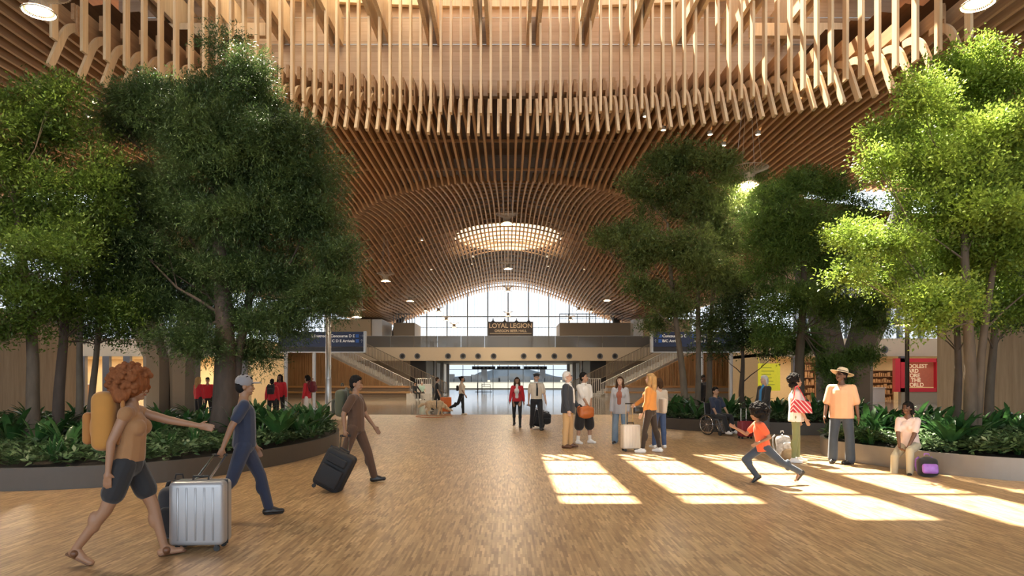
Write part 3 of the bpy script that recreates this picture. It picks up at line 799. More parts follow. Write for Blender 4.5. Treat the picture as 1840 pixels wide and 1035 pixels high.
def counter(px0, px1, D, h, m, label):
    x0, x1 = WX(px0, D), WX(px1, D); t = thing('counter', label, 'counter', ((x0+x1)/2, D, 0)); w = (x1-x0)/2
    m_ = MB(); m_.box(-w+.05, w-.05, .05, .7, 0, h-.06); m_.obj('body', m, t)
    m_ = MB(); m_.box(-w, w, 0, .75, h-.06, h); m_.obj('worktop', M_white, t); return t
counter(104, 152, 45.5, 1.25, M_shelf, 'brown shop counter with pale top behind the left trees')
counter(1566, 1592, 46, 1.0, M_white, 'white counter in front of the warm lit shelf wall')
# pale shop window piers
for i, px in enumerate((152, 195, 232, 398, 440)):
    x = WX(px, DS); m_ = MB(); m_.box(x-.22, x+.22, DS-.32, DS-.02, 0, 3.08); tag(m_.obj('shopfront_pier', M_greymetal), 'grey shopfront pier on the left, %s counting from the left edge' % ('first', 'second', 'third', 'fourth', 'fifth')[i], 'pier')
for i, px in enumerate((1425, 1470, 1618, 1700, 1745)):
    x = WX(px, DS); m_ = MB(); m_.box(x-.15, x+.15, DS-.32, DS-.02, 0, 3.08); tag(m_.obj('shopfront_pier', M_greymetal), 'grey shopfront pier on the right, %s counting from the wooden slats' % ('first', 'second', 'third', 'fourth', 'fifth')[i], 'pier')
# red shop window
rs = thing('shop_window', 'red framed shop window with large pale lettering', 'shop window', (WX(1658, 42.5), 42.5, 0))
z0, z1 = WZ(704, 42.5), WZ(644, 42.5); w = 32.0*42.5/F
M_red = mat('shop_red', (.66, .03, .05), .4, var=.05)
m_ = MB(); m_.box(-w-.25, w+.25, 0, .3, z0, z0+.24); m_.box(-w-.25, w+.25, 0, .3, z1-.24, z1); m_.box(-w-.25, -w+.05, 0, .3, z0, z1); m_.box(w-.25, w+.25, 0, .3, z0, z1)
m_.obj('frame', M_red, rs)
m_ = MB(); m_.box(-w-.2, w+.2, .05, .28, 0, z0); m_.obj('plinth', M_taup, rs)
m_ = MB(); m_.box(-w, w, .3, .34, z0+.3, z1-.25); m_.obj('window_back', mat('shop_coral', (.62, .17, .09), .5), rs)
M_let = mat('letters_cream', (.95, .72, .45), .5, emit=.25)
for i, tx in enumerate(('COOLEST', 'CARD', 'STORE', 'IN THE', 'WORLD')):
    text_mesh('lettering', tx, .34, M_let, rs, (-w+.10, .26, z1-.60-i*.30), bold=.008)
m_ = MB(); m_.box(-1.75, -1.42, 0, .3, z0, z1); o = m_.obj('side_post', M_red, rs)
yb = thing('banner', 'bright yellow sign panel hanging at the shop beside the wooden slats', 'sign', (WX(1382, 43.5), 43.5, 0))
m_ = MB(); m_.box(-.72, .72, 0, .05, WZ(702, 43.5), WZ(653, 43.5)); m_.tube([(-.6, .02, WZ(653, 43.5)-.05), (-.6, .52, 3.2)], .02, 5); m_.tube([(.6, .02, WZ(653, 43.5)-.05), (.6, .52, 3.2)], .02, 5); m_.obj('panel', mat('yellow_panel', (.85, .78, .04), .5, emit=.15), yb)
m_ = MB()
for i in range(6): m_.box(-.5, .1+.3*rr.random(), -.01, 0, 2.3-i*.22, 2.34-i*.22)
m_.obj('fine_print', mat('olive_print', (.45, .42, .05), .5), yb)
# ---------------------------------------------------------------- overhead direction signs on posts
M_navy = mat('sign_navy', (.012, .022, .085), .35, var=.03); M_signlow = mat('sign_bottom', (.022, .018, .018), .4); M_blueic = mat('icon_blue', (.03, .14, .62), .4); M_ltr = mat('sign_letters', (.9, .9, .88), .5, emit=.15)
def arrow(m_, x, z, dx, dz, s):
    # arrow as shaft + two barbs, in the sign plane
    def bar(a, b, w):
        a = Vector((a[0], 0, a[1])); b = Vector((b[0], 0, b[1])); t = (b-a).normalized(); n = Vector((-t.z, 0, t.x))*w
        m_.prism([a+n, b+n, b-n, a-n], (0, .01, 0))
    tip = (x+dx*s, z+dz*s); bar((x-dx*s, z-dz*s), tip, s*.16)
    for q in (-1, 1): bar(tip, (tip[0]-dx*s*.9+q*dz*s*.8, tip[1]-dz*s*.9+q*dx*s*.8), s*.16)
DSG = 35.0
for s in (-1, 1):
    side = 'left' if s < 0 else 'right'
    xa, xb = (WX(500, DSG), WX(655, DSG)) if s < 0 else (WX(1172, DSG), WX(1330, DSG))
    zt, zb, zm = WZ(596, DSG), WZ(632, DSG), WZ(623, DSG); cx = (xa+xb)/2; w = (xb-xa)/2
    t = thing('direction_sign', 'navy blue overhead direction sign with white words, on the %s' % side, 'sign', (cx, DSG, 0))
    m_ = MB(); m_.box(-w, w, 0, .3, zm, zt); m_.obj('panel', M_navy, t)
    m_ = MB(); m_.box(-w, w, 0, .3, zb, zm-.02); m_.obj('lower_panel', M_signlow, t)
    m_ = MB(); e = w if s < 0 else -w; m_.box(e-.05, e+.05, -.03, .33, zb-.03, zt+.03); m_.box(-w, w, -.01, .31, zb-.04, zb); m_.obj('edge_trim', M_steel, t)
    px_ = lambda p: WX(p, DSG)-cx
    y = -.012
    z1_, z2_ = WZ(603.5, DSG), WZ(612.5, DSG)
    ic = MB(); ar = MB()
    if s < 0:
        text_mesh('lettering', 'Restrooms', .20, M_ltr, t, (px_(564), y, z1_-.07), bold=.004)
        text_mesh('lettering', 'Concourse D E', .20, M_ltr, t, (px_(638)-.02, y, z1_-.07), align='RIGHT', bold=.004)
        text_mesh('lettering', 'B C D E Arrivals', .20, M_ltr, t, (px_(638)-.02, y, z2_-.07), align='RIGHT', bold=.004)
        for z in (z1_, z2_): ic.box(px_(639), px_(645), -.012, -.002, z-.09, z+.09)
        arrow(ar, px_(650), z1_, 1, 0, .09); arrow(ar, px_(650), z2_, 0, 1, .09); ar.box(px_(560), px_(562), -.012, -.002, z1_-.08, z1_+.08)
    else:
        text_mesh('lettering', 'Concourse B C', .20, M_ltr, t, (px_(1190), y, z1_-.07), bold=.004)
        text_mesh('lettering', 'B/C Arrivals', .20, M_ltr, t, (px_(1190), y, z2_-.07), bold=.004)
        text_mesh('lettering', 'Gates  D E', .20, M_ltr, t, (px_(1252), y, z1_-.07), bold=.004)
        text_mesh('lettering', 'Food & Drinks', .20, M_ltr, t, (px_(1248), y, z2_-.07), bold=.004)
        for z in (z1_, z2_): ic.box(px_(1183), px_(1189), -.012, -.002, z-.09, z+.09)
        for p0 in (1243, 1249): ic.box(px_(p0), px_(p0)+.15, -.012, -.002, z1_-.09, z1_+.09)
        arrow(ar, px_(1178), z1_, -1, 0, .09); arrow(ar, px_(1178), z2_, 0, 1, .09)
    ic.obj('icon', M_blueic, t); ar.obj('arrows', M_ltr, t)
    m_ = MB(); X = px_(563 if s < 0 else 1262); m_.tube([(X, .15, 0), (X, .15, zb)], .10, 12); m_.lathe([(.2, 0), (.2, .05), (.1, .06)], (X, .15, 0), 14); m_.obj('post', M_steel, t)
    m_ = MB(); X2 = px_(1315) if s > 0 else px_(512); m_.tube([(X2, .15, 0), (X2, .15, zb)], .10, 12); m_.obj('post', M_steel, t)
# tall lamp post, left
D = 22.5; lp = thing('lamp_post', 'tall slender grey lamp post rising in front of the left direction sign', 'lamp post', (WX(590, D), D, 0))
m_ = MB(); m_.lathe([(.16, 0), (.16, .06), (.105, .08), (.10, 1.6), (.105, 1.62), (.095, 1.66), (.09, 4.6)], n=18); m_.obj('pole', M_steel, lp, True)
m_ = MB(); m_.rbox((.09, -.06, 2.0), (.04, .05, .16), .008); m_.obj('socket_cover', M_white, lp)
m_ = MB(); m_.lathe([(0, 4.6), (.42, 4.62), (.45, 4.68), (.1, 4.74), (0, 4.74)], n=24, cap=False); m_.obj('lamp_head', M_steel, lp)
D = 20.5; lp = thing('lamp_post', 'dark lamp post with a flat disc head beside the red shop window', 'lamp post', (WX(1630, D), D, 0))
m_ = MB(); m_.lathe([(.12, 0), (.12, .05), (.06, .07), (.06, 3.25)], n=14); m_.obj('pole', mat('bronze_dark', (.05, .04, .035), .45, .4), lp, True)
m_ = MB(); m_.lathe([(0, 3.28), (.30, 3.26), (.36, 3.33), (.34, 3.40), (0, 3.44)], (-.05, 0, 0), 24, cap=False); m_.obj('lamp_head', M_white, lp)
m_ = MB(); m_.lathe([(0, 3.255), (.26, 3.25), (0, 3.26)], (-.05, 0, 0), 20, cap=False); m_.obj('diffuser', emitter('lamp_head_glow', (1, .75, .4), 3), lp)
# ================================================================ planters
LEFT = [(-15, 9.2), (-9.5, 9.45), (-7.4, 9.55), (-6.0, 9.95), (-4.95, 10.9), (-4.25, 12.6), (-3.98, 14.4), (-4.1, 16.2), (-5.0, 18.6), (-7.2, 20.6), (-10.5, 21.8), (-14, 21.8), (-17.2, 20), (-18, 15), (-17.5, 11)]
NEAR = [(6.62, 13.9), (6.72, 12.9), (7.0, 12.05), (7.4, 11.2), (8.2, 10.45), (10, 9.8), (14, 9.3), (18, 9.6), (19, 13), (18.5, 16.2), (14, 16.9), (9.4, 16.4), (7.3, 15.3)]
MID = [(4.95, 22.6), (5.3, 21.2), (6.6, 19.9), (8.6, 19.0), (10.4, 19.0), (11.3, 20.4), (11.4, 22.5), (10.4, 25), (8.2, 26.2), (6.0, 25.2)]
def inside(x, y, poly):
    c = False; n = len(poly)
    for i in range(n):
        x1, y1 = poly[i][:2]; x2, y2 = poly[i-1][:2]
        if (y1 > y) != (y2 > y) and x < (x2-x1)*(y-y1)/(y2-y1)+x1: c = not c
    return c
def planter(pts, h, label, pm=None):
    pl = catmull([(a, b, 0) for a, b in pts], 10)
    n = len(pl); t = thing('planter', label, 'planter', (0, 0, 0))
    cen = sum(pl, Vector())/n
    m_ = MB()
    inn = []
    for i, p in enumerate(pl):
        d = (pl[(i+1) % n]-pl[i-1]).normalized(); nr = Vector((d.y, -d.x, 0))
        if (p+nr-cen).length > (p-cen).length: nr = -nr
        inn.append(p+nr*.07)
    for ring in ([(p.x, p.y, 0.0) for p in pl], [(p.x, p.y, h) for p in pl], [(p.x, p.y, h) for p in inn], [(p.x, p.y, h-.1) for p in inn]): m_.v += ring
    for k in range(3):
        for i in range(n): j = (i+1) % n; m_.f.append((k*n+i, k*n+j, (k+1)*n+j, (k+1)*n+i))
    m_.obj('wall_ring', pm or M_planter, t)
    m_ = MB(); m_.v = [(p.x, p.y, h-.06) for p in inn] + [(cen.x, cen.y, h+.12)]
    for i in range(n): m_.f.append((i, (i+1) % n, n))
    m_.obj('soil', M_soil, t)
    return pl
PL = planter(LEFT, .33, 'large curved dark steel planter filled with greenery on the left')
PN = planter(NEAR, .36, 'curved grey steel planter at the right edge, where the person in white sits', M_planter_sun)
PM_ = planter(MID, .35, 'dark curved planter in the middle distance behind the wheelchair')
# ================================================================ foliage
def leaf_mat(name, c1, c2, rough=.45, trans=.35, scale=1.2):
    m = bpy.data.materials.new(name); m.use_nodes = True; nt = m.node_tree; b = nt.nodes['Principled BSDF']; L = nt.links
    tc = nt.nodes.new('ShaderNodeTexCoord'); nz = nt.nodes.new('ShaderNodeTexNoise'); nz.inputs['Scale'].default_value = scale; nz.inputs['Detail'].default_value = 5; nz.inputs['Roughness'].default_value = .8
    L.new(tc.outputs['Object'], nz.inputs['Vector'])
    cr = nt.nodes.new('ShaderNodeValToRGB'); e = cr.color_ramp.elements; e[0].position = .35; e[0].color = (*c1, 1); e[1].position = .68; e[1].color = (*c2, 1)
    L.new(nz.outputs[0], cr.inputs[0]); L.new(cr.outputs[0], b.inputs['Base Color']); b.inputs['Roughness'].default_value = rough; b.inputs['Specular IOR Level'].default_value = .4
    tl = nt.nodes.new('ShaderNodeBsdfTranslucent'); L.new(cr.outputs[0], tl.inputs[0])
    mx = nt.nodes.new('ShaderNodeMixShader'); mx.inputs[0].default_value = trans
    out = nt.nodes['Material Output']; L.new(b.outputs[0], mx.inputs[1]); L.new(tl.outputs[0], mx.inputs[2]); L.new(mx.outputs[0], out.inputs[0])
    return m
def rot_unit(rng, n):
    v = rng.normal(size=(n, 3)); return v/np.linalg.norm(v, axis=1, keepdims=True)
def leaves(pos, dirs, nrm, length, width, fold=.25):
    """diamond leaves: pos (N,3) base, dirs long axis, nrm leaf normal"""
    side = np.cross(dirs, nrm); side /= np.linalg.norm(side, axis=1, keepdims=True)+1e-9
    L = length[:, None]; W = width[:, None]
    a = pos; b = pos+dirs*L*.45+side*W*.5+nrm*W*fold; c = pos+dirs*L; d = pos+dirs*L*.45-side*W*.5+nrm*W*fold
    return np.stack([a, b, c, d], 1).reshape(-1, 3)
def crown(rng, blobs, D0, leaf_l, leaf_w, dens, twig=.34, per=16, droop=0.0, spread=.07, depth=1.0, updir=.3):
    """blobs: (px, py, rx, ry[, dD]) in photo pixels at depth D0 -> leaf quads"""
    out = []; cents = []
    for bl in blobs:
        px, py, rx, ry = bl[:4]; dd = bl[4] if len(bl) > 4 else rng.uniform(-.9, .9)*depth
        D = D0+dd; c = np.array([WX(px, D), D, WZ(py, D)]); s = D/F
        r = np.array([rx*s, rx*s*.95*depth, ry*s]); cents.append((c, r))
        nt = int(rx*ry*dens*1.5/per)
        # the crown is made of many leaf pads carried on the limb
        ns = max(5, int(7*(rx*ry/3000)**.5)); su = rot_unit(rng, ns); sc_ = c+su*r*rng.uniform(.45, .85, (ns, 1)); sr = r*rng.uniform(.34, .55, (ns, 1))*np.array([1.1, 1.1, .8])
        pick = rng.integers(0, ns, nt); u = rot_unit(rng, nt); u[:, 2] = u[:, 2]*.8+.15
        rad = rng.uniform(.2, 1, (nt, 1))**.45
        tp = sc_[pick]+u*sr[pick]*rad
        core = rng.uniform(size=nt) < .16
        tp[core] = (c+rot_unit(rng, nt)*r*rng.uniform(0, .8, (nt, 1)))[core]
        td = u*np.array([1, 1, .6])+np.array([0, 0, updir])+rng.normal(size=(nt, 3))*.45; td[:, 2] -= droop; td /= np.linalg.norm(td, axis=1, keepdims=True)
        t = rng.uniform(0, 1, (nt, per, 1))
        p = tp[:, None, :]+td[:, None, :]*t*twig+rng.normal(size=(nt, per, 3))*spread
        p[:, :, 2] -= (t[:, :, 0]**2)*droop*twig*.8
        n = nt*per; p = p.reshape(-1, 3)
        ld = np.repeat(td, per, 0)*.8+rng.normal(size=(n, 3))*.6; ld[:, 2] -= droop*.5; ld /= np.linalg.norm(ld, axis=1, keepdims=True)
        nn = rng.normal(size=(n, 3))*.55+np.array([0, 0, 1.0]); nn /= np.linalg.norm(nn, axis=1, keepdims=True)
        out.append(leaves(p, ld, nn, leaf_l*rng.uniform(.6, 1.25, n), leaf_w*rng.uniform(.6, 1.2, n)))
    return np.concatenate(out), cents
def bark(name, c):
    return mat(name, c, .85, var=.45, scale=9, stretch=(1, 1, .3), bump=.8)
M_bark1 = bark('bark_dark', (.09, .062, .045)); M_bark2 = bark('bark_grey', (.12, .088, .06)); M_bark3 = bark('bark_smooth', (.17, .13, .09))
def tree(name, label, trunks, blobs, D, leafmat, barkmat, seed, leaf_l, leaf_w, dens, group=None, zs=.36, nbr=1.0, **kw):
    """trunks: list of (px_base, px_top, py_top, radius, dD)"""
    rng = np.random.default_rng(seed); rr = random.Random(seed)
    b0 = trunks[0]; root = Vector((WX(b0[0], D+b0[4]), D+b0[4], zs))
    t = thing(name, label, 'tree', root, 0, group)
    V, cents = crown(rng, blobs, D, leaf_l, leaf_w, dens, **kw)
    V = V-np.array(root)
    me = np_mesh('foliage', V, 4, leafmat); link('foliage', me, t)
    m_ = MB(); br = MB(); tops = []
    for (pb, pt, pyt, r, dd) in trunks:
        Dd = D+dd; a = Vector((WX(pb, Dd), Dd, zs-.1))-root; b = Vector((WX(pt, Dd), Dd+rr.uniform(-.2, .2), WZ(pyt, Dd)))-root
        k = 9; path = []; rads = []
        for i in range(k+1):
            q = i/k; p = a.lerp(b, q)+Vector((math.sin(q*5+pb)*.06, math.cos(q*4+pb)*.05, 0))*min(1, q*3); path.append(p)
            rads.append(r*(1.35 if i == 0 else 1.0)*(1-.68*q))
        m_.tube(path, rads, 12); tops.append(path)
    for c, rad in cents:
        c = Vector(c)-root
        # limb leaves the closest trunk below the blob
        best = min(tops, key=lambda pa: min((p-c).length for p in pa))
        cand = [i for i, p in enumerate(best) if p.z < c.z-.15 and i > 3] or [4]
        i0 = min(cand, key=lambda i: abs((best[i]-c).length*1.0 - (c.z-best[i].z)*1.35)); s = best[i0]
        mid = s.lerp(c, .5)+Vector((rr.uniform(-.15, .15), rr.uniform(-.15, .15), -.12*(c-s).length+rr.uniform(0, .2)))
        pts = [s, s.lerp(mid, .5)+Vector((0, 0, .03)), mid, mid.lerp(c, .55)+Vector((0, 0, .05)), c]
        r0 = trunks[0][3]*.22*(1-.5*i0/9); br.tube(pts, [r0, r0*.8, r0*.6, r0*.4, r0*.18], 7, cap=False)
        for q in range(int(5*nbr)):
            a = pts[rr.choice((2, 3, 3, 4))]; e = c+Vector((rr.uniform(-1, 1)*rad[0], rr.uniform(-1, 1)*rad[1], rr.uniform(-.5, .9)*rad[2]))*.85
            br.tube([a, a.lerp(e, .5)+Vector((0, 0, .06)), e], [r0*.30, r0*.2, r0*.08], 5, cap=False)
    m_.obj('trunk', barkmat, t, True); br.obj('branches', barkmat, t, True)
    return t
G_dark = leaf_mat('leaf_dark_fine', (.035, .065, .022), (.13, .20, .055), trans=.3)
G_yel = leaf_mat('leaf_yellow_green', (.05, .10, .016), (.17, .25, .035), trans=.4)
G_mid = leaf_mat('leaf_olive', (.075, .12, .03), (.24, .30, .085), trans=.3)
G_bottle = leaf_mat('leaf_bottle_green', (.03, .055, .018), (.09, .14, .035), trans=.2)  # darker green leaf tone
G_fern = leaf_mat('leaf_fresh_green', (.07, .14, .03), (.22, .34, .075), trans=.35)
G_bright = leaf_mat('leaf_bright_lime', (.13, .22, .03), (.34, .45, .075), trans=.45)
tree('large_evergreen_tree', 'largest tree, dark feathery evergreen with a thick trunk in the left planter',
     [(402, 400, 300, .26, 0), (412, 470, 330, .13, .1)],
     [(425, 125, 50, 45), (470, 185, 65, 55), (395, 190, 55, 50), (285, 190, 75, 50), (225, 235, 50, 38), (505, 250, 60, 50), (345, 250, 90, 60), (440, 300, 110, 65), (535, 320, 65, 55), (235, 320, 70, 48),
      (300, 380, 100, 55), (450, 400, 125, 60), (560, 400, 55, 45), (595, 460, 40, 35), (340, 470, 110, 50), (480, 490, 110, 52), (580, 520, 50, 40), (285, 540, 75, 42), (400, 565, 95, 45), (510, 570, 75, 36),
      (340, 620, 60, 28), (455, 632, 45, 26), (235, 440, 60, 45), (612, 548, 16, 26)], 14.2, G_dark, M_bark1, 1, .09, .019, 4.0, zs=.45, per=26, droop=.25, twig=.42, spread=.05)
tree('broadleaf_tree', 'yellow green broadleaf tree with a leaning trunk at the far left edge',
     [(62, 20, 330, .13, 0)],
     [(95, 165, 45, 38), (40, 215, 60, 50), (110, 255, 62, 50), (15, 300, 70, 60), (-40, 260, 70, 70), (95, 345, 75, 55), (10, 400, 70, 60), (75, 450, 70, 48), (5, 500, 60, 45), (-40, 430, 60, 60), (60, 560, 55, 32), (5, 600, 50, 28)],
     12.4, G_yel, M_bark2, 2, .075, .034, 1.15)
tree('broadleaf_tree', 'slim straight-trunked broadleaf tree between the leaning tree and the largest tree',
     [(105, 120, 380, .12, 0)],
     [(185, 330, 50, 45), (150, 400, 60, 50), (200, 430, 50, 45), (140, 490, 65, 42), (210, 510, 45, 40), (120, 560, 60, 34), (190, 575, 55, 34), (235, 600, 35, 26), (75, 520, 45, 36)],
     13.6, G_yel, M_bark1, 3, .075, .034, 1.1)
for i, (px, D, lb) in enumerate(((140, 16.6, 'thin pale-trunked tree behind the slim tree in the left planter, left of two'), (162, 17.4, 'thin pale-trunked tree behind the slim tree in the left planter, right of two'))):
    tree('thin_tree', lb, [(px, px+20, 420, .095, 0)], [(px-40, 430, 60, 45), (px+60, 470, 60, 45), (px+100, 400, 60, 55), (px+50, 540, 70, 34), (px+110, 560, 60, 34), (px-50, 560, 60, 34), (px+20, 600, 50, 24)], D, G_bottle, M_bark3, 40+i, .08, .04, .8)
tree('twin_trunk_tree', 'olive green tree on twin straight trunks in the middle planter',
     [(1233, 1200, 400, .13, 0), (1252, 1262, 380, .11, .4)],
     [(1150, 345, 38, 36), (1115, 425, 50, 34), (1080, 430, 28, 16), (1195, 300, 42, 34), (1245, 280, 52, 34), (1290, 320, 45, 42), (1215, 365, 65, 45), (1290, 400, 55, 50), (1160, 450, 55, 42), (1240, 460, 65, 45), (1160, 530, 38, 32), (1215, 545, 48, 30), (1290, 500, 48, 42), (1175, 590, 25, 22)],
     22.2, G_mid, M_bark3, 5, .11, .045, 2.0, per=18)
tree('broadleaf_tree', 'narrow olive tree with a curved pale trunk just right of the twin trunks',
     [(1272, 1290, 400, .12, 0)],
     [(1330, 380, 40, 40), (1320, 450, 45, 40), (1340, 510, 45, 36), (1300, 560, 40, 28), (1270, 590, 36, 22), (1345, 330, 24, 30)],
     23.4, G_mid, M_bark3, 6, .11, .045, 1.8, per=18)
tree('small_spreading_tree', 'small dark spreading tree with arching branches in the middle planter',
     [(1336, 1330, 610, .12, 0)],
     [(1310, 590, 55, 26), (1370, 600, 50, 26), (1345, 560, 60, 28), (1285, 625, 30, 18), (1400, 635, 26, 16), (1340, 625, 40, 14)],
     22.6, G_bottle, M_bark1, 7, .10, .045, 1.6, nbr=1.5)
tree('feathery_tree', 'green feathery tree on a single brown trunk beside the right column',
     [(1437, 1440, 400, .17, 0)],
     [(1400, 350, 46, 34), (1460, 325, 46, 32), (1500, 345, 40, 30), (1385, 405, 52, 42), (1460, 410, 65, 50), (1530, 400, 42, 40), (1400, 475, 62, 44), (1490, 480, 65, 46), (1550, 460, 38, 40), (1430, 545, 65, 38), (1510, 555, 58, 38), (1395, 600, 42, 26), (1460, 615, 55, 28), (1530, 640, 34, 28), (1565, 580, 26, 32), (1505, 690, 20, 18), (1490, 650, 30, 24)],
     20.6, G_fern, M_bark2, 8, .13, .028, 3.0, zs=.45, per=22, droop=.2)
tree('maple_tree', 'tall bright lime green tree with a mottled trunk in the right foreground planter',
     [(1742, 1735, 300, .125, 0), (1750, 1800, 330, .09, .1)],
     [(1725, 125, 48, 38), (1790, 150, 60, 45), (1650, 185, 52, 34), (1705, 215, 75, 45), (1800, 235, 70, 50), (1600, 255, 46, 28), (1645, 300, 75, 36), (1740, 315, 85, 50), (1825, 330, 65, 55), (1575, 290, 26, 18), (1690, 375, 75, 36), (1780, 400, 80, 42),
      (1530, 425, 40, 20), (1600, 440, 60, 28), (1690, 465, 80, 42), (1800, 470, 75, 48), (1525, 495, 36, 16), (1595, 515, 52, 26), (1690, 545, 65, 34), (1800, 545, 70, 38), (1870, 250, 60, 70), (1880, 420, 60, 70), (1660, 590, 24, 20)],
     12.5, G_bright, M_bark2, 9, .070, .040, 2.0, zs=.42, per=18, depth=1.1)
tree('slim_tree', 'slim reddish-trunked tree left of the mottled trunk in the right planter',
     [(1716, 1722, 430, .09, 0)],
     [(1700, 480, 55, 36), (1740, 520, 55, 36), (1690, 560, 45, 28), (1750, 570, 50, 26), (1650, 560, 30, 22)],
     14.0, G_fern, M_bark1, 10, .075, .038, 1.1)
tree('slim_tree', 'brown-trunked tree in front of the pale slatted partition at the right edge',
     [(1777, 1790, 430, .11, 0)],
     [(1780, 500, 60, 42), (1835, 520, 50, 46), (1760, 560, 55, 28), (1825, 575, 45, 24)],
     15.4, G_bottle, M_bark2, 12, .08, .038, 1.1)
# ---------------------------------------------------------------- ground cover
def ground(poly, h, seed, n, label, gm, hmax=.26):
    rng = np.random.default_rng(seed); xs = [p[0] for p in poly]; ys = [p[1] for p in poly]; pts = []
    pc = [(p.x, p.y) for p in poly]
    cx, cy = sum(xs)/len(xs), sum(ys)/len(ys)
    while len(pts) < n//9:
        y = rng.uniform(min(ys), max(ys)); x = rng.uniform(min(xs), max(xs))
        if abs(x) > y*.80+1.2: continue
        if rng.uniform() > 1.25-(y-min(ys))/12: continue
        sx, sy = (x-cx)*1.02+cx, (y-cy)*1.02+cy
        if inside(sx, sy, pc): pts.append((x, y))
    p = np.array(pts); m = len(p)
    hh = h+.02+ (hmax*(.35+.65*np.abs(np.sin(p[:, 0]*2.1+seed)*np.cos(p[:, 1]*1.7))))*rng.uniform(.3, 1, m)
    base = np.concatenate([p, hh[:, None]], 1)
    per = 9; a = rng.uniform(0, 2*PI, (m, per)); el = rng.uniform(-.35, .7, (m, per))
    d = np.stack([np.cos(a)*np.cos(el), np.sin(a)*np.cos(el), np.sin(el)], -1).reshape(-1, 3)
    pos = np.repeat(base, per, 0)+rng.normal(size=(m*per, 3))*np.array([.05, .05, .03])
    pos[:, 2] = np.maximum(pos[:, 2], h-.04)
    nn = rng.normal(size=(m*per, 3))*.4+np.array([0, 0, 1.]); nn /= np.linalg.norm(nn, axis=1, keepdims=True)
    V = leaves(pos, d, nn, rng.uniform(.08, .17, m*per), rng.uniform(.035, .065, m*per))
    o = link('ground_cover', np_mesh('ground_cover', V, 4, gm)); return tag(o, label, 'ground cover', kind='stuff')
G_gc = leaf_mat('leaf_ground_cover', (.03, .07, .025), (.14, .22, .09), trans=.25, scale=4)
ground(PL, .33, 21, 42000, 'low leafy ground cover filling the left planter', G_gc)
ground(PN, .36, 22, 30000, 'low leafy ground cover filling the right foreground planter', G_gc)
ground(PM_, .35, 23, 14000, 'low leafy ground cover filling the middle planter', G_gc)
# ---------------------------------------------------------------- strap-leaved plants, each one a thing
def blade_plant(seed, n, L, w, name='aspidistra_plant', lean=(.25, .75)):
    rr = random.Random(seed); m_ = MB()
    for i in range(n):
        a = rr.uniform(0, 2*PI); ln = L*rr.uniform(.6, 1.05); tilt = rr.uniform(*lean); wd_ = w*rr.uniform(.75, 1.15)
        o = Vector((math.cos(a)*.05, math.sin(a)*.05, 0)); d = Vector((math.cos(a), math.sin(a), 0)); sd = Vector((-d.y, d.x, 0)); k = 7; b = len(m_.v)
        for j in range(k+1):
            t = j/k; bend = tilt*(.35+1.15*t); p = o+d*(ln*t*math.sin(min(1.5, bend)))+Vector((0, 0, ln*t*math.cos(min(1.5, bend))))
            ww = wd_*.5*(.25+1.25*t)*(1-t)**.55*1.55 if t > .12 else wd_*.09
            up = Vector((0, 0, ww*.35))
            m_.v += [tuple(p-sd*ww+up), tuple(p), tuple(p+sd*ww+up)]
        for j in range(k):
            for q in (0, 1): m_.f.append((b+j*3+q, b+j*3+q+1, b+(j+1)*3+q+1, b+(j+1)*3+q))
    return m_.mesh(name, G_strap, True)
G_strap = leaf_mat('leaf_strap', (.022, .075, .022), (.07, .17, .045), rough=.3, trans=.2, scale=3)
variants = [blade_plant(100+i, 17, .80, .115) for i in range(4)]
fernv = [blade_plant(200+i, 30, .42, .035, 'grass_tuft', (.2, 1.0)) for i in range(2)]
rr = random.Random(77)
def scatter(poly, h, spots, label, group, sc=(.8, 1.15)):
    for i, (px, D) in enumerate(spots):
        o = link('aspidistra_plant', variants[i % 4]); X = WX(px, D)
        o.location = (X, D, h-.02); s = rr.uniform(*sc); o.scale = (s, s, s); o.rotation_euler = (0, 0, rr.uniform(0, 6.28))
        tag(o, label, 'plant', group)
sp = [(20, 12.2), (70, 11.6), (95, 12.8), (130, 13.2), (160, 12.0), (200, 13.4), (225, 14.6), (50, 13.4), (10, 14.0), (175, 15.4), (250, 15.6), (285, 14.4), (300, 16.4), (330, 15.2), (355, 14.2), (368, 16.8), (-30, 12.6),
      (430, 13.6), (455, 14.4), (440, 16.0), (480, 15.4), (500, 14.2), (520, 15.2), (540, 14.4), (548, 16.2), (565, 15.4), (490, 17.2), (525, 17.8), (565, 17.0), (415, 17.4), (350, 18.4), (290, 18.6), (240, 18.2), (190, 18.8), (110, 16.2), (60, 17.2), (140, 19.2), (460, 18.8), (500, 13.1), (120, 11.3), (585, 17.8)]
scatter(PL, .36, sp, 'tuft of long dark green strap leaves growing in the left planter', 'strap-leaved plants in the left planter')
sp = [(1560, 14.2), (1580, 13.6), (1600, 14.6), (1618, 13.4), (1640, 14.8), (1668, 14.2), (1690, 13.6), (1712, 14.4), (1730, 13.2), (1752, 14.4), (1775, 13.4), (1800, 14.6), (1690, 12.6), (1720, 12.2), (1745, 11.9), (1825, 13.8), (1850, 12.9), (1640, 13.1), (1672, 15.4), (1820, 15.6), (1790, 16.0), (1590, 15.4), (1708, 11.7)]
scatter(PN, .38, sp, 'tuft of long green strap leaves growing in the right foreground planter', 'strap-leaved plants in the right foreground planter')
sp = [(1200, 22.8), (1215, 22), (1232, 21.4), (1252, 21), (1195, 23.6), (1225, 23), (1270, 22.6), (1290, 23.4), (1312, 22.4), (1330, 23.6), (1352, 22.8), (1310, 21.2), (1395, 22.6), (1410, 21.8), (1420, 22.9), (1450, 21.9), (1465, 23), (1480, 21.4), (1495, 20.8), (1508, 22), (1520, 21), (1465, 20.4), (1400, 20.6), (1540, 21.5)]
scatter(PM_, .37, sp, 'tuft of dark strap leaves growing in the middle planter', 'strap-leaved plants in the middle planter', (.85, 1.15))
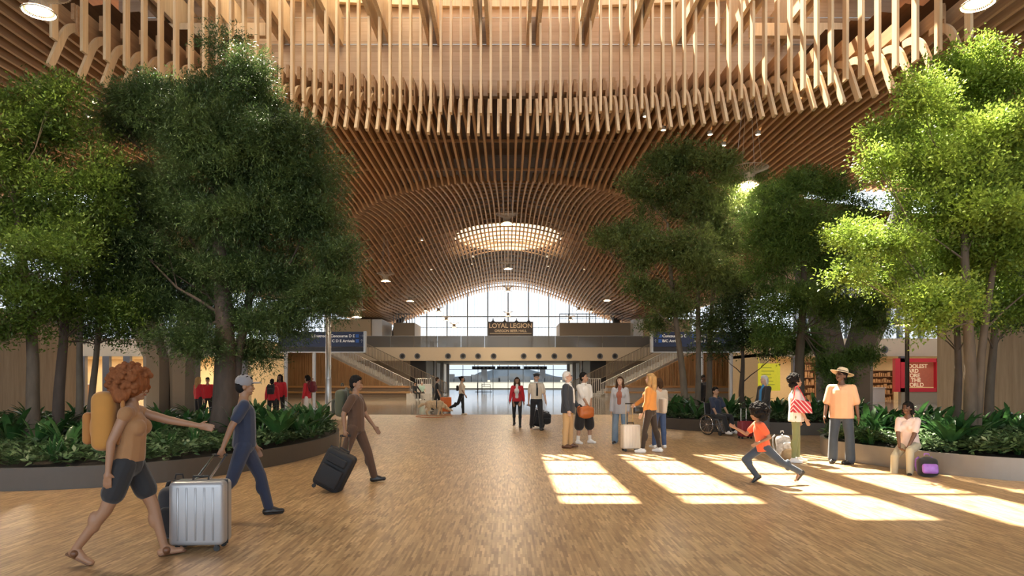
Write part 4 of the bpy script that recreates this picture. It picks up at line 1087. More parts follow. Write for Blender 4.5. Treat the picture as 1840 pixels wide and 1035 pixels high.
for i, (px, D) in enumerate([(120, 10.5), (95, 10.2), (300, 11.6), (1553, 13.0), (1566, 12.8), (350, 12.2), (420, 12.3), (470, 13.0), (1800, 11.2), (1830, 11.0), (560, 14.2)]):
    o = link('grass_tuft', fernv[i % 2]); o.location = (WX(px, D), D, .36); o.rotation_euler = (0, 0, rr.uniform(0, 6)); tag(o, 'small tuft of fine light green grass blades near the %s planter rim' % ('left' if px < 900 else 'right'), 'plant', 'grass tufts %s' % ('left' if px < 900 else 'right'))
# ================================================================ people
def remesh(m_, name, voxel, mt, parent, smooth=5, loc=None, cut=None):
    me = m_.mesh(name+'_src'); o = bpy.data.objects.new(name+'_src', me); COL.objects.link(o)
    md = o.modifiers.new('r', 'REMESH'); md.mode = 'VOXEL'; md.voxel_size = voxel; md.adaptivity = 0
    if smooth: s_ = o.modifiers.new('s', 'SMOOTH'); s_.factor = .5; s_.iterations = smooth
    dg = bpy.context.evaluated_depsgraph_get(); out = bpy.data.meshes.new_from_object(o.evaluated_get(dg)); out.name = name
    bpy.data.objects.remove(o); bpy.data.meshes.remove(me)
    if cut:
        bm = bmesh.new(); bm.from_mesh(out)
        bmesh.ops.bisect_plane(bm, geom=bm.verts[:]+bm.edges[:]+bm.faces[:], plane_co=cut[0], plane_no=cut[1], clear_outer=True)
        bmesh.ops.holes_fill(bm, edges=[e for e in bm.edges if e.is_boundary], sides=0); bm.to_mesh(out); bm.free()
    out.materials.clear(); out.materials.append(mt); out.polygons.foreach_set('use_smooth', [True]*len(out.polygons))
    return link(name, out, parent, loc)
SKIN = {'brown': (.30, .16, .09), 'dark': (.15, .075, .043), 'light': (.58, .36, .25), 'tan': (.42, .24, .15)}
def skin(k): return mat('skin_'+k, SKIN[k], .5, var=.05, scale=5)
HAIR = {'black': (.012, .010, .009), 'brown': (.055, .028, .014), 'blonde': (.42, .26, .11), 'red': (.20, .07, .025), 'grey': (.62, .60, .56), 'dark': (.025, .016, .011)}
def hairm(k): return mat('hair_'+k, HAIR[k], .85, var=.5, scale=26, bump=.7, stretch=(1, 1, .35), spec=.2)
def cloth(name, c, var=.10, scale=7): return mat('cloth_'+name, c, .85, var=var, scale=scale, bump=.25, sheen=.2)
def rotx(v, a):  # pitch forward (towards -Y) by a
    c, s = math.cos(a), math.sin(a); return Vector((v.x, v.y*c + v.z*-s if False else v.y*c - v.z*s, v.y*s + v.z*c))
def rotz(v, a):
    c, s = math.cos(a), math.sin(a); return Vector((v.x*c-v.y*s, v.x*s+v.y*c, v.z))
def solve_ik(S0, T, l1, l2, hint):
    d = T-S0; L = min(d.length, (l1+l2)*.995); d.normalize(); T = S0+d*L
    a = (l1*l1-l2*l2+L*L)/(2*L); h = math.sqrt(max(0, l1*l1-a*a)); hn = (hint-d*hint.dot(d)).normalized()
    return S0+d*a+hn*h, T
def human(label, px, py, H_, rz, legs, arms, look, lean=0, twist=0, head=(0, 0), seat=None, voxel=.010, D=None, female=False, stout=1.0, zlift=0, turn=0, child=False):
    D = D or FLD(py); k = H_/1.75; fem = female
    root = thing('person', label, 'person', (WX(px, D), D, zlift), R(rz))
    hw, sw = (.095, .148) if fem else (.09, .170)
    sw *= (1+(stout-1)*.6); la = R(lean)
    J = {}; pel = Vector((0, 0, .95)); J['pel'] = pel
    up = lambda v: pel + rotz(rotx(v, la), R(twist))*1.0
    def fwd(p, side=0, ab=0):  # direction hanging down pitched forward p degrees
        a = R(p); b = R(ab)*side; return Vector((math.sin(b), -math.sin(a)*math.cos(b), -math.cos(a)*math.cos(b)))
    for s, nm in ((1, 'L'), (-1, 'R')):
        hp, ab, kn, *ft = legs[0 if s > 0 else 1]
        hip = pel+Vector((s*hw, 0, -.04)); knee = hip+fwd(hp, s, ab)*.43; ank = knee+fwd(hp-kn, s, ab*.3)*.41
        fp = ft[0] if ft else 0   # foot pitch, positive = toes down
        fy = R(ft[1]) if len(ft) > 1 else R(8)*s
        fd = rotz(Vector((0, -math.cos(R(fp)), -math.sin(R(fp)))), fy)
        J['hip'+nm], J['knee'+nm], J['ank'+nm], J['fd'+nm] = hip, knee, ank, fd
    torso = {'waist': (0, 0, .13), 'chest': (0, .01, .335), 'neck': (0, .015, .505), 'headb': (0, .0, .58)}
    for n_, v in torso.items(): J[n_] = up(Vector(v))
    hp_, hy_ = R(head[0]), R(head[1])
    hc = J['neck']+rotz(rotx(Vector((0, -.015, .155)), la*.5+hp_*.5), R(twist)); J['head'] = hc
    Mh = (Matrix.Rotation(R(twist)+hy_, 3, 'Z') @ Matrix.Rotation(la*.4+hp_, 3, 'X'))
    for s, nm in ((1, 'L'), (-1, 'R')):
        sh = up(Vector((s*sw, .01, .435))); a_ = arms[0 if s > 0 else 1]
        if a_[0] == 'ik':
            hint = Vector(a_[2]) if len(a_) > 2 else Vector((s*.4, .6, -.6))
            el, wr = solve_ik(sh, Vector(a_[1])/k, .285, .25, hint)
        else:
            p_, ab, ef = a_[:3]; ef2 = a_[3] if len(a_) > 3 else 0
            d1 = rotz(fwd(p_, s, ab), R(twist)); el = sh+d1*.285; d2 = rotz(fwd(p_+ef, s, ab*.5), R(twist))
            if ef2: d2 = (d2+Vector((-s*ef2, 0, 0))).normalized()
            wr = el+d2*.25
        J['sh'+nm], J['el'+nm], J['wr'+nm] = sh, el, wr
    # ground contact
    low = min(min(J['ank'+n].z-.085, (J['ank'+n]+J['fd'+n]*.17).z-.045) for n in 'LR')
    off = Vector((0, 0, -low)) if seat is None else Vector((0, 0, seat/k-.95+.09))
    for q in J:
        if not q.startswith('fd'): J[q] = (J[q]+off)
    def KV(v): return v*k
    st = stout
    b = MB(); C = lambda a, c, r0, r1, **kw: b.cap(KV(a), KV(c), r0*k, r1*k, **kw)
    side = rotz(Vector((1, 0, 0)), R(twist)); p0 = J['pel']
    C(p0+Vector((0, .01, -.03)), J['waist'], .115*st, .10*st, sx=1.28, side=(1, 0, 0))
    C(J['waist'], J['chest'], .10*st, .112*st, sx=1.35 if not fem else 1.2, side=side)
    C(J['shL']*.88+J['shR']*.12, J['shR']*.88+J['shL']*.12, .055, .055)
    C(J['chest'], J['neck'], .10, .056, sx=1.25, side=side)
    C(J['neck']-Vector((0, 0, .02)), J['head']-Vector((0, 0, .04)), .054 if not fem else .047, .05 if not fem else .043)
    if fem:
        f_ = J['chest']+rotz(rotx(Vector((0, -.075, -.03)), la), R(twist))
        for s in (1, -1): b.ell(KV(f_+side*.07*s), (.062*k,)*3)
    hs = k*(1.12 if child else 1.0)
    hc = KV(J['head'])
    def HD(v): return hc + Mh @ (Vector(v)*hs)
    b.ell(HD((0, .005, .03)), (.074*hs, .092*hs, .092*hs), Mh, 18, 12)
    b.ell(HD((0, -.028, -.035)), (.055*hs, .062*hs, .078*hs), Mh, 16, 10)     # face and jaw
    b.ell(HD((0, -.062, -.088)), (.028*hs, .026*hs, .022*hs), Mh)             # chin
    b.cap(HD((0, -.082, .005)), HD((0, -.102, -.032)), .010*hs, .015*hs)      # nose
    for s in (1, -1):
        b.ell(HD((s*.076, .008, -.015)), (.012*hs, .022*hs, .032*hs), Mh)      # ears
        b.ell(HD((s*.03, -.078, -.062)), (.02*hs, .014*hs, .009*hs), Mh)       # lips and cheeks
        b.ell(HD((s*.035, -.074, -.02)), (.022*hs, .02*hs, .02*hs), Mh)
    hands = {}
    for s, nm in ((1, 'L'), (-1, 'R')):
        C(J['hip'+nm], J['knee'+nm], .088*(.5+.5*st), .056)
        kn, an = J['knee'+nm], J['ank'+nm]; C(kn, an, .056, .036); b.ell(KV(kn.lerp(an, .3)+Vector((0, .018, 0))), (.052*k, .055*k, .10*k))
        fd = J['fd'+nm]; heel = an+Vector((0, 0, -.045))-fd*.03; toe = an+fd*.15+Vector((0, 0, -.06))
        C(heel, toe, .034, .026, sx=1.25, side=fd.cross(Vector((0, 0, 1))))
        C(an, toe-fd*.05, .036, .028)
        C(J['sh'+nm], J['el'+nm], .050*(.6+.4*st), .040); C(J['el'+nm], J['wr'+nm], .040, .026)
        # hand
        wr = J['wr'+nm]; fa = (wr-J['el'+nm]).normalized(); spec = arms[0 if s > 0 else 1]
        curl = .28
        if spec[0] == 'ik': curl = 1.15
        wdir = Vector((0, -1, 0)) if abs(fa.y) < .75 else Vector((0, 0, 1)); wdir = (wdir-fa*wdir.dot(fa)).normalized()
        pn = fa.cross(wdir)
        if pn.dot(Vector((-s, 0, -.3))) < 0: pn = -pn
        kc = wr+fa*.085; C(wr, wr+fa*.04, .025, .028); C(wr+fa*.03, kc-fa*.012, .018, .016, sx=2.1, side=wdir)
        for i, (o_, ln) in enumerate(((.030, .068), (.011, .078), (-.009, .073), (-.028, .058))):
            q = kc+wdir*o_; a1 = curl*.7; d1 = (fa*math.cos(a1)+pn*math.sin(a1)+wdir*(o_*1.8)).normalized(); m1 = q+d1*ln*.5
            a2 = curl*1.7; d2 = (fa*math.cos(a2)+pn*math.sin(a2)).normalized(); C(q-fa*.01, m1, .0095, .0088, n=8); C(m1, m1+d2*ln*.5, .0088, .0075, n=8)
        tb_ = wr+fa*.03+wdir*.026; t1 = tb_+(fa*.6+wdir*.6+pn*.45).normalized()*.038; C(tb_, t1, .012, .010, n=8); C(t1, t1+(fa*.85+wdir*.15+pn*(.3+curl*.4)).normalized()*.03, .010, .008, n=8)
        hands[nm] = wr+fa*.09+pn*.02
    sk_m = skin(look.get('skin', 'light'))
    remesh(b, 'body', voxel, sk_m, root, 3)
    # ------------------------------------------------ face details
    if D < 40:
        for s in (1, -1): e = MB(); e.ell(HD((s*.030, -.092, .006)), (.010*hs, .006*hs, .006*hs), Mh, 10, 6); e.obj('eye', mat('eye_dark', (.02, .015, .012), .25), root, True)
        e = MB()
        for s in (1, -1): e.cap(HD((s*.016, -.0935, .026)), HD((s*.045, -.083, .027)), .0045*hs, .003*hs, n=6)
        e.obj('eyebrows', hairm(look['hair'][1] if look['hair'][1] != 'grey' else 'grey'), root)
        e = MB(); e.cap(HD((-.02, -.093, -.062)), HD((.02, -.093, -.062)), .0065*hs, .0065*hs, n=6); e.obj('lips', mat('lips_'+look.get('skin', 'light'), tuple(c*f for c, f in zip(SKIN[look.get('skin', 'light')], (.95, .55, .55))), .5), root)
    # ------------------------------------------------ bottoms
    hem = J['waist']
    def legs_cloth(nm_, c, ra, rk, ran, frac, smooth=4, vox=voxel):
        m_ = MB(); CC = lambda a, d, r0, r1, **kw: m_.cap(KV(a), KV(d), r0*k, r1*k, **kw)
        CC(p0+Vector((0, .012, -.04)), p0.lerp(J['waist'], .6), .125*st, .112*st, sx=1.28, side=(1, 0, 0))
        for n in 'LR':
            CC(J['hip'+n]+Vector((0, .01, 0)), J['knee'+n] if frac >= 1 else J['hip'+n].lerp(J['knee'+n], frac), ra*(.5+.5*st), rk if frac >= 1 else (ra+(rk-ra)*frac))
            if frac > 1:
                CC(J['knee'+n], J['knee'+n].lerp(J['ank'+n], frac-1), rk, ran)
                if frac > 1.5: q_ = J['knee'+n].lerp(J['ank'+n], .3)+Vector((0, .018, 0)); m_.ell(KV(q_), (.064*k, .067*k, .12*k))
        return remesh(m_, nm_, vox, c, root, smooth)
    bt = look['bottom']
    if bt[0] == 'trousers': legs_cloth('trousers', bt[1], .100, .072, .060, 1.97)
    elif bt[0] == 'leggings': legs_cloth('leggings', bt[1], .094, .061, .043, 1.93)
    elif bt[0] == 'wide': legs_cloth('jeans', bt[1], .100, .082, .088, 1.98)
    elif bt[0] == 'shorts': legs_cloth('shorts', bt[1], .104, .10, .09, .62)
    elif bt[0] == 'baggy': legs_cloth('baggy_shorts', bt[1], .115, .125, .125, 1.12)
    elif bt[0] == 'skirt':
        m_ = MB(); m_.cap(KV(p0+Vector((0, .01, .04))), KV(p0+Vector((0, 0, -.26))), .125*k, .17*k, sx=1.2, side=(1, 0, 0)); remesh(m_, 'skirt', voxel, bt[1], root, 4)
    # ------------------------------------------------ tops
    tp = look['top']
    def top_cloth(nm_, c, puff, sleeve, hemz, col=0, vox=voxel, front_open=False):
        m_ = MB(); CC = lambda a, d, r0, r1, **kw: m_.cap(KV(a), KV(d), r0*k, r1*k, **kw)
        hz = p0+Vector((0, .008, hemz)); tdir = (J['waist']-p0).normalized()
        sp = (.02+puff)
        CC(hz, J['waist'], (.122+puff)*st, (.112+puff)*st, sx=1.28, side=(1, 0, 0)); CC(J['waist'], J['chest'], (.112+puff)*st, (.120+puff*.7)*st, sx=1.33 if not fem else 1.2, side=side)
        CC(J['shL']*.90+J['shR']*.10, J['shR']*.90+J['shL']*.10, .062+puff*.35, .062+puff*.35)
        CC(J['neck']-Vector((0, 0, .045)), J['shL'].lerp(J['shR'], .12), .055, .058); CC(J['neck']-Vector((0, 0, .045)), J['shR'].lerp(J['shL'], .12), .055, .058); CC(J['chest'], J['neck']-(J['neck']-J['chest'])*.25, .112+puff*.5, .062, sx=1.3, side=side)
        if fem:
            for s in (1, -1): m_.ell(KV(f_+side*.07*s), ((.076+puff*.5)*k,)*3)
        for n in 'LR':
            a, e_, w = J['sh'+n], J['el'+n], J['wr'+n]
            if sleeve <= 0: continue
            if sleeve <= 1: CC(a, a.lerp(e_, sleeve), .060+puff*.4, .055+puff*.6)
            else: CC(a, e_, .062+puff*.5, .050+puff*.5); CC(e_, e_.lerp(w, sleeve-1), .050+puff*.5, .036+puff*.5)
        return remesh(m_, nm_, vox, c, root, 4, cut=(KV(hz-tdir*.02), -tdir))
    top_cloth(tp[0], tp[1], tp[2], tp[3], tp[4])
    if 'under' in look:   # shirt front seen in the opening of a jacket
        u = look['under']; m_ = MB(); fr = rotz(Vector((0, -1, 0)), R(twist))
        a = J['chest']+fr*(.120*st+tp[2]*.7-.061)+Vector((0, 0, .02)); c_ = J['waist']+fr*(.112*st+tp[2]-.071)+Vector((0, 0, -.03))
        m_.cap(KV(a), KV(c_), .075*k, .085*k, sx=.95, side=side); m_.cap(KV(J['neck']+fr*.03), KV(a), .05*k, .055*k)
        if fem:
            for s in (1, -1): m_.ell(KV(f_+fr*.012+side*.035*s), (.088*k,)*3)
        remesh(m_, 'shirt', voxel, u, root, 3)
    if 'collar' in look:
        m_ = MB(); m_.lathe([(.062*k, 0), (.072*k, .02*k), (.060*k, .045*k)], KV(J['neck']-Vector((0, 0, .015))), 16, cap=False); m_.obj('collar', look['collar'], root, True)
    if 'tie' in look:
        m_ = MB(); fr = rotz(Vector((0, -1, 0)), R(twist)); a = KV(J['neck']+fr*.075-Vector((0, 0, .03))); b2 = KV(J['waist']+fr*(.135)+Vector((0, 0, -.02))); mid = KV(J['chest']+fr*.162)
        m_.tube([a, a.lerp(mid, .6), mid, b2], [.016*k, .02*k, .028*k, .03*k], 8); m_.obj('tie', look['tie'], root)
    if 'epaulettes' in look:
        m_ = MB()
        for n in 'LR': m_.rbox(KV(J['sh'+n]*.84+J['neck']*.16+Vector((0, 0, .06))), (.11*k, .055*k, .015*k), .004)
        m_.obj('epaulettes', look['epaulettes'], root)
    if 'belt' in look:
        m_ = MB(); c_ = KV(J['waist'].lerp(p0, .45)); m_.lathe([(.121*k*st, -.015), (.124*k*st, 0), (.121*k*st, .018)], c_, 24, sx=1.28, cap=False); m_.obj('belt', look['belt'], root)
    # ------------------------------------------------ shoes
    sh = look.get('shoes')
    if sh:
        for n in 'LR':
            m_ = MB(); an, fd = J['ank'+n], J['fd'+n]; sd = fd.cross(Vector((0, 0, 1))).normalized(); un = sd.cross(fd).normalized()
            if un.z < 0: un = -un
            CC = lambda a, d, r0, r1, **kw: m_.cap(KV(a), KV(d), r0*k, r1*k, **kw)
            dn = un*-1
            if sh[0] == 'sandals':
                CC(an+dn*.068-fd*.045, an+dn*.074+fd*.17, .016, .014, sx=2.4, side=sd); CC(an+dn*.03+fd*.02+sd*.03, an+dn*.03+fd*.02-sd*.03, .036, .036)
            else:
                CC(an+dn*.045-fd*.035, an+dn*.052+fd*.155, .042, .032, sx=1.15, side=sd); CC(an+dn*.01, an+dn*.04+fd*.09, .046, .036)
            o = remesh(m_, 'shoe', min(voxel, .008), sh[1], root, 2)
            if sh[0] == 'sneakers':
                m_ = MB(); CC(an+dn*.073-fd*.045, an+dn*.073+fd*.16, .014, .012, sx=3.0, side=sd); m_.obj('sole', sh[2] if len(sh) > 2 else M_white, root, True)
        if sh[0] == 'sneakers' and 'socks' in look:
            m_ = MB()
            for n in 'LR': m_.cap(KV(J['ank'+n]), KV(J['ank'+n].lerp(J['knee'+n], .25)), .043*k, .045*k)
            m_.obj('socks', look['socks'], root, True)
    # ------------------------------------------------ hair and headwear
    hk, hcol = look['hair'][:2]; hm = hairm(hcol); m_ = MB(); rr_ = random.Random(hash(label) % 1000 if False else len(label))
    def lump(c, r, n=10, amp=.25):
        for i in range(n):
            a, z = rr_.uniform(0, 6.28), rr_.uniform(-.6, 1); q = math.sqrt(max(0, 1-z*z)); m_.ell(HD((c[0]+r[0]*q*math.cos(a)*.75, c[1]+r[1]*q*math.sin(a)*.75, c[2]+r[2]*z*.75)), (max(r)*amp*2*hs,)*3, None, 8, 6)
    if hk in ('short', 'bob', 'long', 'bun', 'cap', 'hat'):
        m_.ell(HD((0, .018, .042)), (.083*hs, .095*hs, .093*hs), Mh); m_.ell(HD((0, .045, -.01)), (.078*hs, .065*hs, .075*hs), Mh)
        m_.ell(HD((0, -.045, .085)), (.06*hs, .045*hs, .035*hs), Mh)
    if hk == 'short': lump((0, .01, .06), (.08, .09, .08), 26, .16)
    if hk == 'bob':
        lump((0, .01, .05), (.085, .095, .085), 26, .16)
        for s in (1, -1): m_.cap(HD((s*.078, .02, .03)), HD((s*.085, .02, -.075)), .03*hs, .03*hs)
        m_.cap(HD((0, .075, .02)), HD((0, .08, -.09)), .06*hs, .05*hs)
    if hk == 'long':
        for s in (1, -1):
            m_.cap(HD((s*.072, .01, .04)), HD((s*.085, .005, -.10)), .032*hs, .034*hs); m_.cap(HD((s*.085, .005, -.10)), HD((s*.10, -.03 if look.get('hair_front') else .05, -.33)), .036*hs, .022*hs)
        m_.cap(HD((0, .07, .03)), HD((0, .095, -.14)), .07*hs, .06*hs, sx=1.3, side=Mh @ Vector((1, 0, 0))); m_.cap(HD((0, .095, -.14)), HD((0, .11, -.34)), .06*hs, .03*hs, sx=1.6, side=Mh @ Vector((1, 0, 0)))
    if hk == 'bun': m_.ell(HD((0, .11, .06)), (.05*hs,)*3)
    if hk == 'afro':
        sz = look['hair'][2] if len(look['hair']) > 2 else 1.0
        m_.ell(HD((0, .035, .055)), (.108*sz*hs, .112*sz*hs, .108*sz*hs), Mh)
        for i in range(330):
            a, z = rr_.uniform(0, 6.28), rr_.uniform(-.55, 1); q = math.sqrt(max(0, 1-z*z)); w_ = rr_.uniform(.86, 1.16)*sz
            if math.sin(a)*q < -.62 and z < .35: continue
            m_.ell(HD((.112*w_*q*math.cos(a), .04+.112*w_*q*math.sin(a), .055+.108*w_*z)), (rr_.uniform(.012, .022)*hs*sz,)*3, None, 8, 6)
        for i in range(14): a = PI*i/13; m_.ell(HD((math.cos(a)*.10*sz, .04+math.sin(a)*.07*sz, -.05-.03*rr_.random()*sz)), (.04*sz*hs,)*3, None, 8, 6)
    remesh(m_, 'hair', max(voxel*.8, .006), hm, root, 0 if hk == 'afro' else 1)
    if hk == 'cap' or 'cap' in look:
        m_ = MB(); kind = look['cap'][0]
        if kind == 'pilot':
            m_.ell(HD((0, .0, .09)), (.115*hs, .12*hs, .035*hs), Mh); m_.lathe([(.093*hs, .045*hs), (.093*hs, .085*hs)], hc, 20, cap=False); m_.ell(HD((0, -.10, .055)), (.07*hs, .05*hs, .010*hs), Mh)
        elif kind == 'baseball':
            m_.ell(HD((0, .01, .055)), (.092*hs, .105*hs, .088*hs), Mh); m_.ell(HD((0, -.12, .04)), (.068*hs, .075*hs, .010*hs), Mh)
        elif kind == 'sunhat':
            n = 32; prof = [(.0, .155), (.075, .15), (.092, .12), (.10, .06), (.19, .045), (.195, .05), (.102, .072)]
            b0 = len(m_.v)
            for r, z in prof:
                for j in range(n): a = 2*PI*j/n; w_ = .012*math.sin(a*2) if r > .15 else 0; m_.v.append(tuple(HD((r*math.cos(a), r*1.1*math.sin(a), z+w_))))
            for i in range(len(prof)-1):
                for j in range(n): j2 = (j+1) % n; m_.f.append((b0+i*n+j, b0+i*n+j2, b0+(i+1)*n+j2, b0+(i+1)*n+j))
        m_.obj('hat' if kind == 'sunhat' else 'cap', look['cap'][1], root, True)
        if kind == 'sunhat':
            n = 32; m_ = MB(); b0 = 0
            for r, z in ((.1035, .065), (.1015, .088)):
                for j in range(n): a = 2*PI*j/n; m_.v.append(tuple(HD((r*math.cos(a), r*1.1*math.sin(a), z))))
            for j in range(n): j2 = (j+1) % n; m_.f.append((j, j2, n+j2, n+j))
            m_.obj('hat_band', cloth('hatband', (.10, .07, .05)), root, True)
    if 'glasses' in look:
        m_ = MB()
        for s in (1, -1):
            m_.tube([HD((s*.034+.022*math.cos(a), -.104, .004+.016*math.sin(a))) for a in [2*PI*i/14 for i in range(15)]], .0025, 5, cap=False); m_.tube([HD((s*.056, -.10, .008)), HD((s*.078, .0, .005))], .0025, 5)
        m_.tube([HD((-.012, -.105, .008)), HD((.012, -.105, .008))], .0025, 5); m_.obj('glasses', look['glasses'], root)
    out = {}
    M = Matrix.Rotation(R(rz), 3, 'Z')
    for q, v in list(J.items())+[('handL', hands['L']), ('handR', hands['R'])]:
        if not q.startswith('fd'): out[q] = M @ (v*k) + root.location
    out['root'] = root; out['k'] = k; out['M'] = M
    return out
# ---------------------------------------------------------------- luggage
M_rub = mat('rubber_black', (.02, .02, .02), .6); M_chrome = mat('chrome', (.7, .7, .7), .2, 1.0)
def suitcase(label, loc, rz, tilt, size, m_body, handle=.0, wheels=4, m_han=None, soft=False, to=None, group=None):
    """box w(x) d(y) h(z); tilt leans it about the wheels; handle = extended length"""
    t = thing('suitcase', label, 'suitcase', loc, 0, group); t.rotation_euler = (0, 0, rz)
    w, d, h = size; T = Matrix.Rotation(tilt, 4, 'Y'); z0 = .055
    m_ = MB(); m_.rbox((0, 0, z0+h/2), (w, d, h), .045 if not soft else .06, seg=4)
    if not soft:
        for i in range(5):
            x = -w*.32+i*w*.16
            for s in (1, -1): m_.rbox((x, s*d/2, z0+h/2), (w*.035, .012, h*.82), .004, seg=1)
    else:
        m_.rbox((0, -d/2-.02, z0+h*.36), (w*.78, .07, h*.5), .03); m_.rbox((0, -d/2-.015, z0+h*.78), (w*.7, .05, h*.2), .02)
    me = m_.mesh('shell', m_body, True)
    o = link('shell', me, t); o.matrix_local = T
    ed = o.modifiers.new('e', 'EDGE_SPLIT') if False else None
    m_ = MB(); m_.rbox((0, 0, z0+h/2), (w+.006, .012, h+.006), .004, seg=2); o = m_.obj('zip_seam', m_han or M_rub, t); o.matrix_local = T
    for sx in (1, -1):
        for sy in ((1, -1) if wheels == 4 else (1, -1)):
            if wheels == 2 and sx < 0 and False: continue
            m_ = MB(); c = Vector((sx*w*.36, sy*d*.34, .028)); m_.tube([c-Vector((0, .014, 0)), c+Vector((0, .014, 0))], .028, 14); m_.box(c.x-.014, c.x+.014, c.y-.02, c.y+.02, .03, .07)
            o = m_.obj('wheel', M_rub, t, False); o.matrix_local = T
    m_ = MB(); m_.tube([(-.07, -.0, z0+h), (-.07, 0, z0+h+.035), (.07, 0, z0+h+.035), (.07, 0, z0+h)], .011, 8); o = m_.obj('carry_handle', M_rub, t); o.matrix_local = T
    if to is not None:
        g = Matrix.Rotation(-rz, 3, 'Z') @ (Vector(to)-Vector(loc)); a = (T @ Vector((0, 0, z0+h-.02))); dd = (g-a).normalized(); sd = dd.cross(Vector((0, 0, 1)))
        sd = sd.normalized() if sd.length > .1 else Vector((1, 0, 0)); m_ = MB()
        for s in (1, -1): m_.tube([a+sd*.06*s, g+sd*.06*s], .012, 8)
        m_.obj('telescopic_handle', m_han or M_chrome, t); m_ = MB(); m_.tube([g-sd*.08, g+sd*.08], .017, 8); m_.obj('grip', M_rub, t)
    elif handle:
        m_ = MB()
        for s in (1, -1): m_.tube([(s*w*.0+.0+s*.075, d*.36, z0+h-.05), (s*.075, d*.36, z0+h+handle)], .009, 8)
        o = m_.obj('telescopic_handle', m_han or M_chrome, t); o.matrix_local = T
        m_ = MB(); m_.rbox((0, d*.36, z0+h+handle), (.19, .03, .03), .012); o = m_.obj('grip', M_rub, t); o.matrix_local = T
    return t
def softbag(name, label, cat, loc, rz, dims, m1, m2, straps=True, pocket=True, tilt=0):
    t = thing(name, label, cat, loc, rz); w, d, h = dims
    m_ = MB(); m_.rbox((0, 0, h*.44), (w*.92, d*.74, h*.84), min(w, d)*.30, seg=4); m_.cap((0, 0, h*.24), (0, 0, h*.70), d*.47, d*.38, n=20, sx=w/d*.98, side=(1, 0, 0)); m_.ell((0, -d*.1, h*.35), (w*.44, d*.48, h*.30))
    o = remesh(m_, 'bag_body', .012, m1, t, 5); o.rotation_euler = (tilt, 0, 0)
    if pocket:
        m_ = MB(); m_.rbox((0, -d*.5, h*.34), (w*.72, d*.3, h*.46), .04, seg=3); o = remesh(m_, 'pocket', .012, m2, t, 3); o.rotation_euler = (tilt, 0, 0)
    if straps:
        m_ = MB()
        for s in (1, -1): m_.tube([(s*w*.28, d*.42, h*.9), (s*w*.34, d*.62, h*.82), (s*w*.36, d*.66, h*.5), (s*w*.30, d*.45, h*.12)], .018, 6, sx=1.6)
        m_.tube([(-.04, 0, h*.97), (-.03, 0, h*1.05), (.03, 0, h*1.05), (.04, 0, h*.97)], .01, 6)
        o = m_.obj('straps', m2, t, True); o.rotation_euler = (tilt, 0, 0)
    return t
def bag_on_back(J, name, label, cat, dims, m1, m2, back=.17, down=.30, extra=0):
    p = J['neck'] + J['M'] @ Vector((0, back+.06, -down-dims[2]*.5)); root = J['root']
    t = softbag(name, label, cat, p, root.rotation_euler.z+PI, dims, m1, m2); return t
# ================================================================ the cast
STAND = [(2, 4, 2), (-2, 4, 2)]
DOWN = [(2, 12, 8), (2, 12, 8)]
c_must = cloth('mustard', (.42, .19, .035)); c_black = cloth('black', (.016, .016, .018)); c_navy = cloth('navy', (.022, .032, .065)); c_brown = cloth('brown', (.085, .042, .022))
c_olive = cloth('olive', (.085, .085, .045)); c_red = cloth('red', (.55, .018, .03)); c_white = cloth('white', (.80, .77, .72)); c_cream = cloth('cream', (.72, .60, .45)); c_blazer = cloth('blazer', (.035, .042, .055))
c_tan = cloth('tan', (.58, .37, .17)); c_grey = cloth('grey_knit', (.42, .42, .44)); c_jean = cloth('jeans', (.20, .28, .36), .2); c_djean = cloth('dark_jeans', (.045, .065, .095), .25); c_orange = cloth('orange', (.60, .25, .055)); c_rust = cloth('rust', (.52, .14, .03))
c_green = cloth('sage', (.21, .24, .11)); c_peach = cloth('peach', (.80, .45, .26)); c_coral = cloth('coral', (.72, .13, .05)); c_pink = cloth('pale_pink', (.82, .66, .60)); c_beigepant = cloth('stone', (.46, .42, .30)); c_teal = cloth('mint', (.42, .60, .52)); c_blue = cloth('blue_shirt', (.04, .22, .48)); c_maroon = cloth('maroon', (.16, .012, .022)); c_plum = cloth('plum', (.16, .06, .05))
l_brown = mat('leather_brown', (.13, .055, .025), .4); l_black = mat('leather_black', (.015, .014, .013), .35); s_white = mat('sneaker_white', (.82, .82, .80), .5)
# near woman walking right
j = human('person striding right in the near left foreground, big auburn curls, black shorts, bare legs', 233, 1003, 1.70, 100, [(22, 2, 8, -8), (-22, 2, 14, 25)], [(72, 6, 6), (-22, 8, 18)],
      dict(skin='brown', hair=('afro', 'red', 1.42), bottom=('shorts', c_black), top=('tank_top', cloth('caramel', (.30, .15, .06)), .012, .10, .02), shoes=('sandals', l_brown)), lean=4, voxel=.008, female=True, D=5.95)
bag_on_back(j, 'backpack', 'large mustard yellow backpack worn by the striding person with auburn curls', 'backpack', (.42, .26, .62), c_must, cloth('ochre', (.34, .14, .03)), .13, .10)
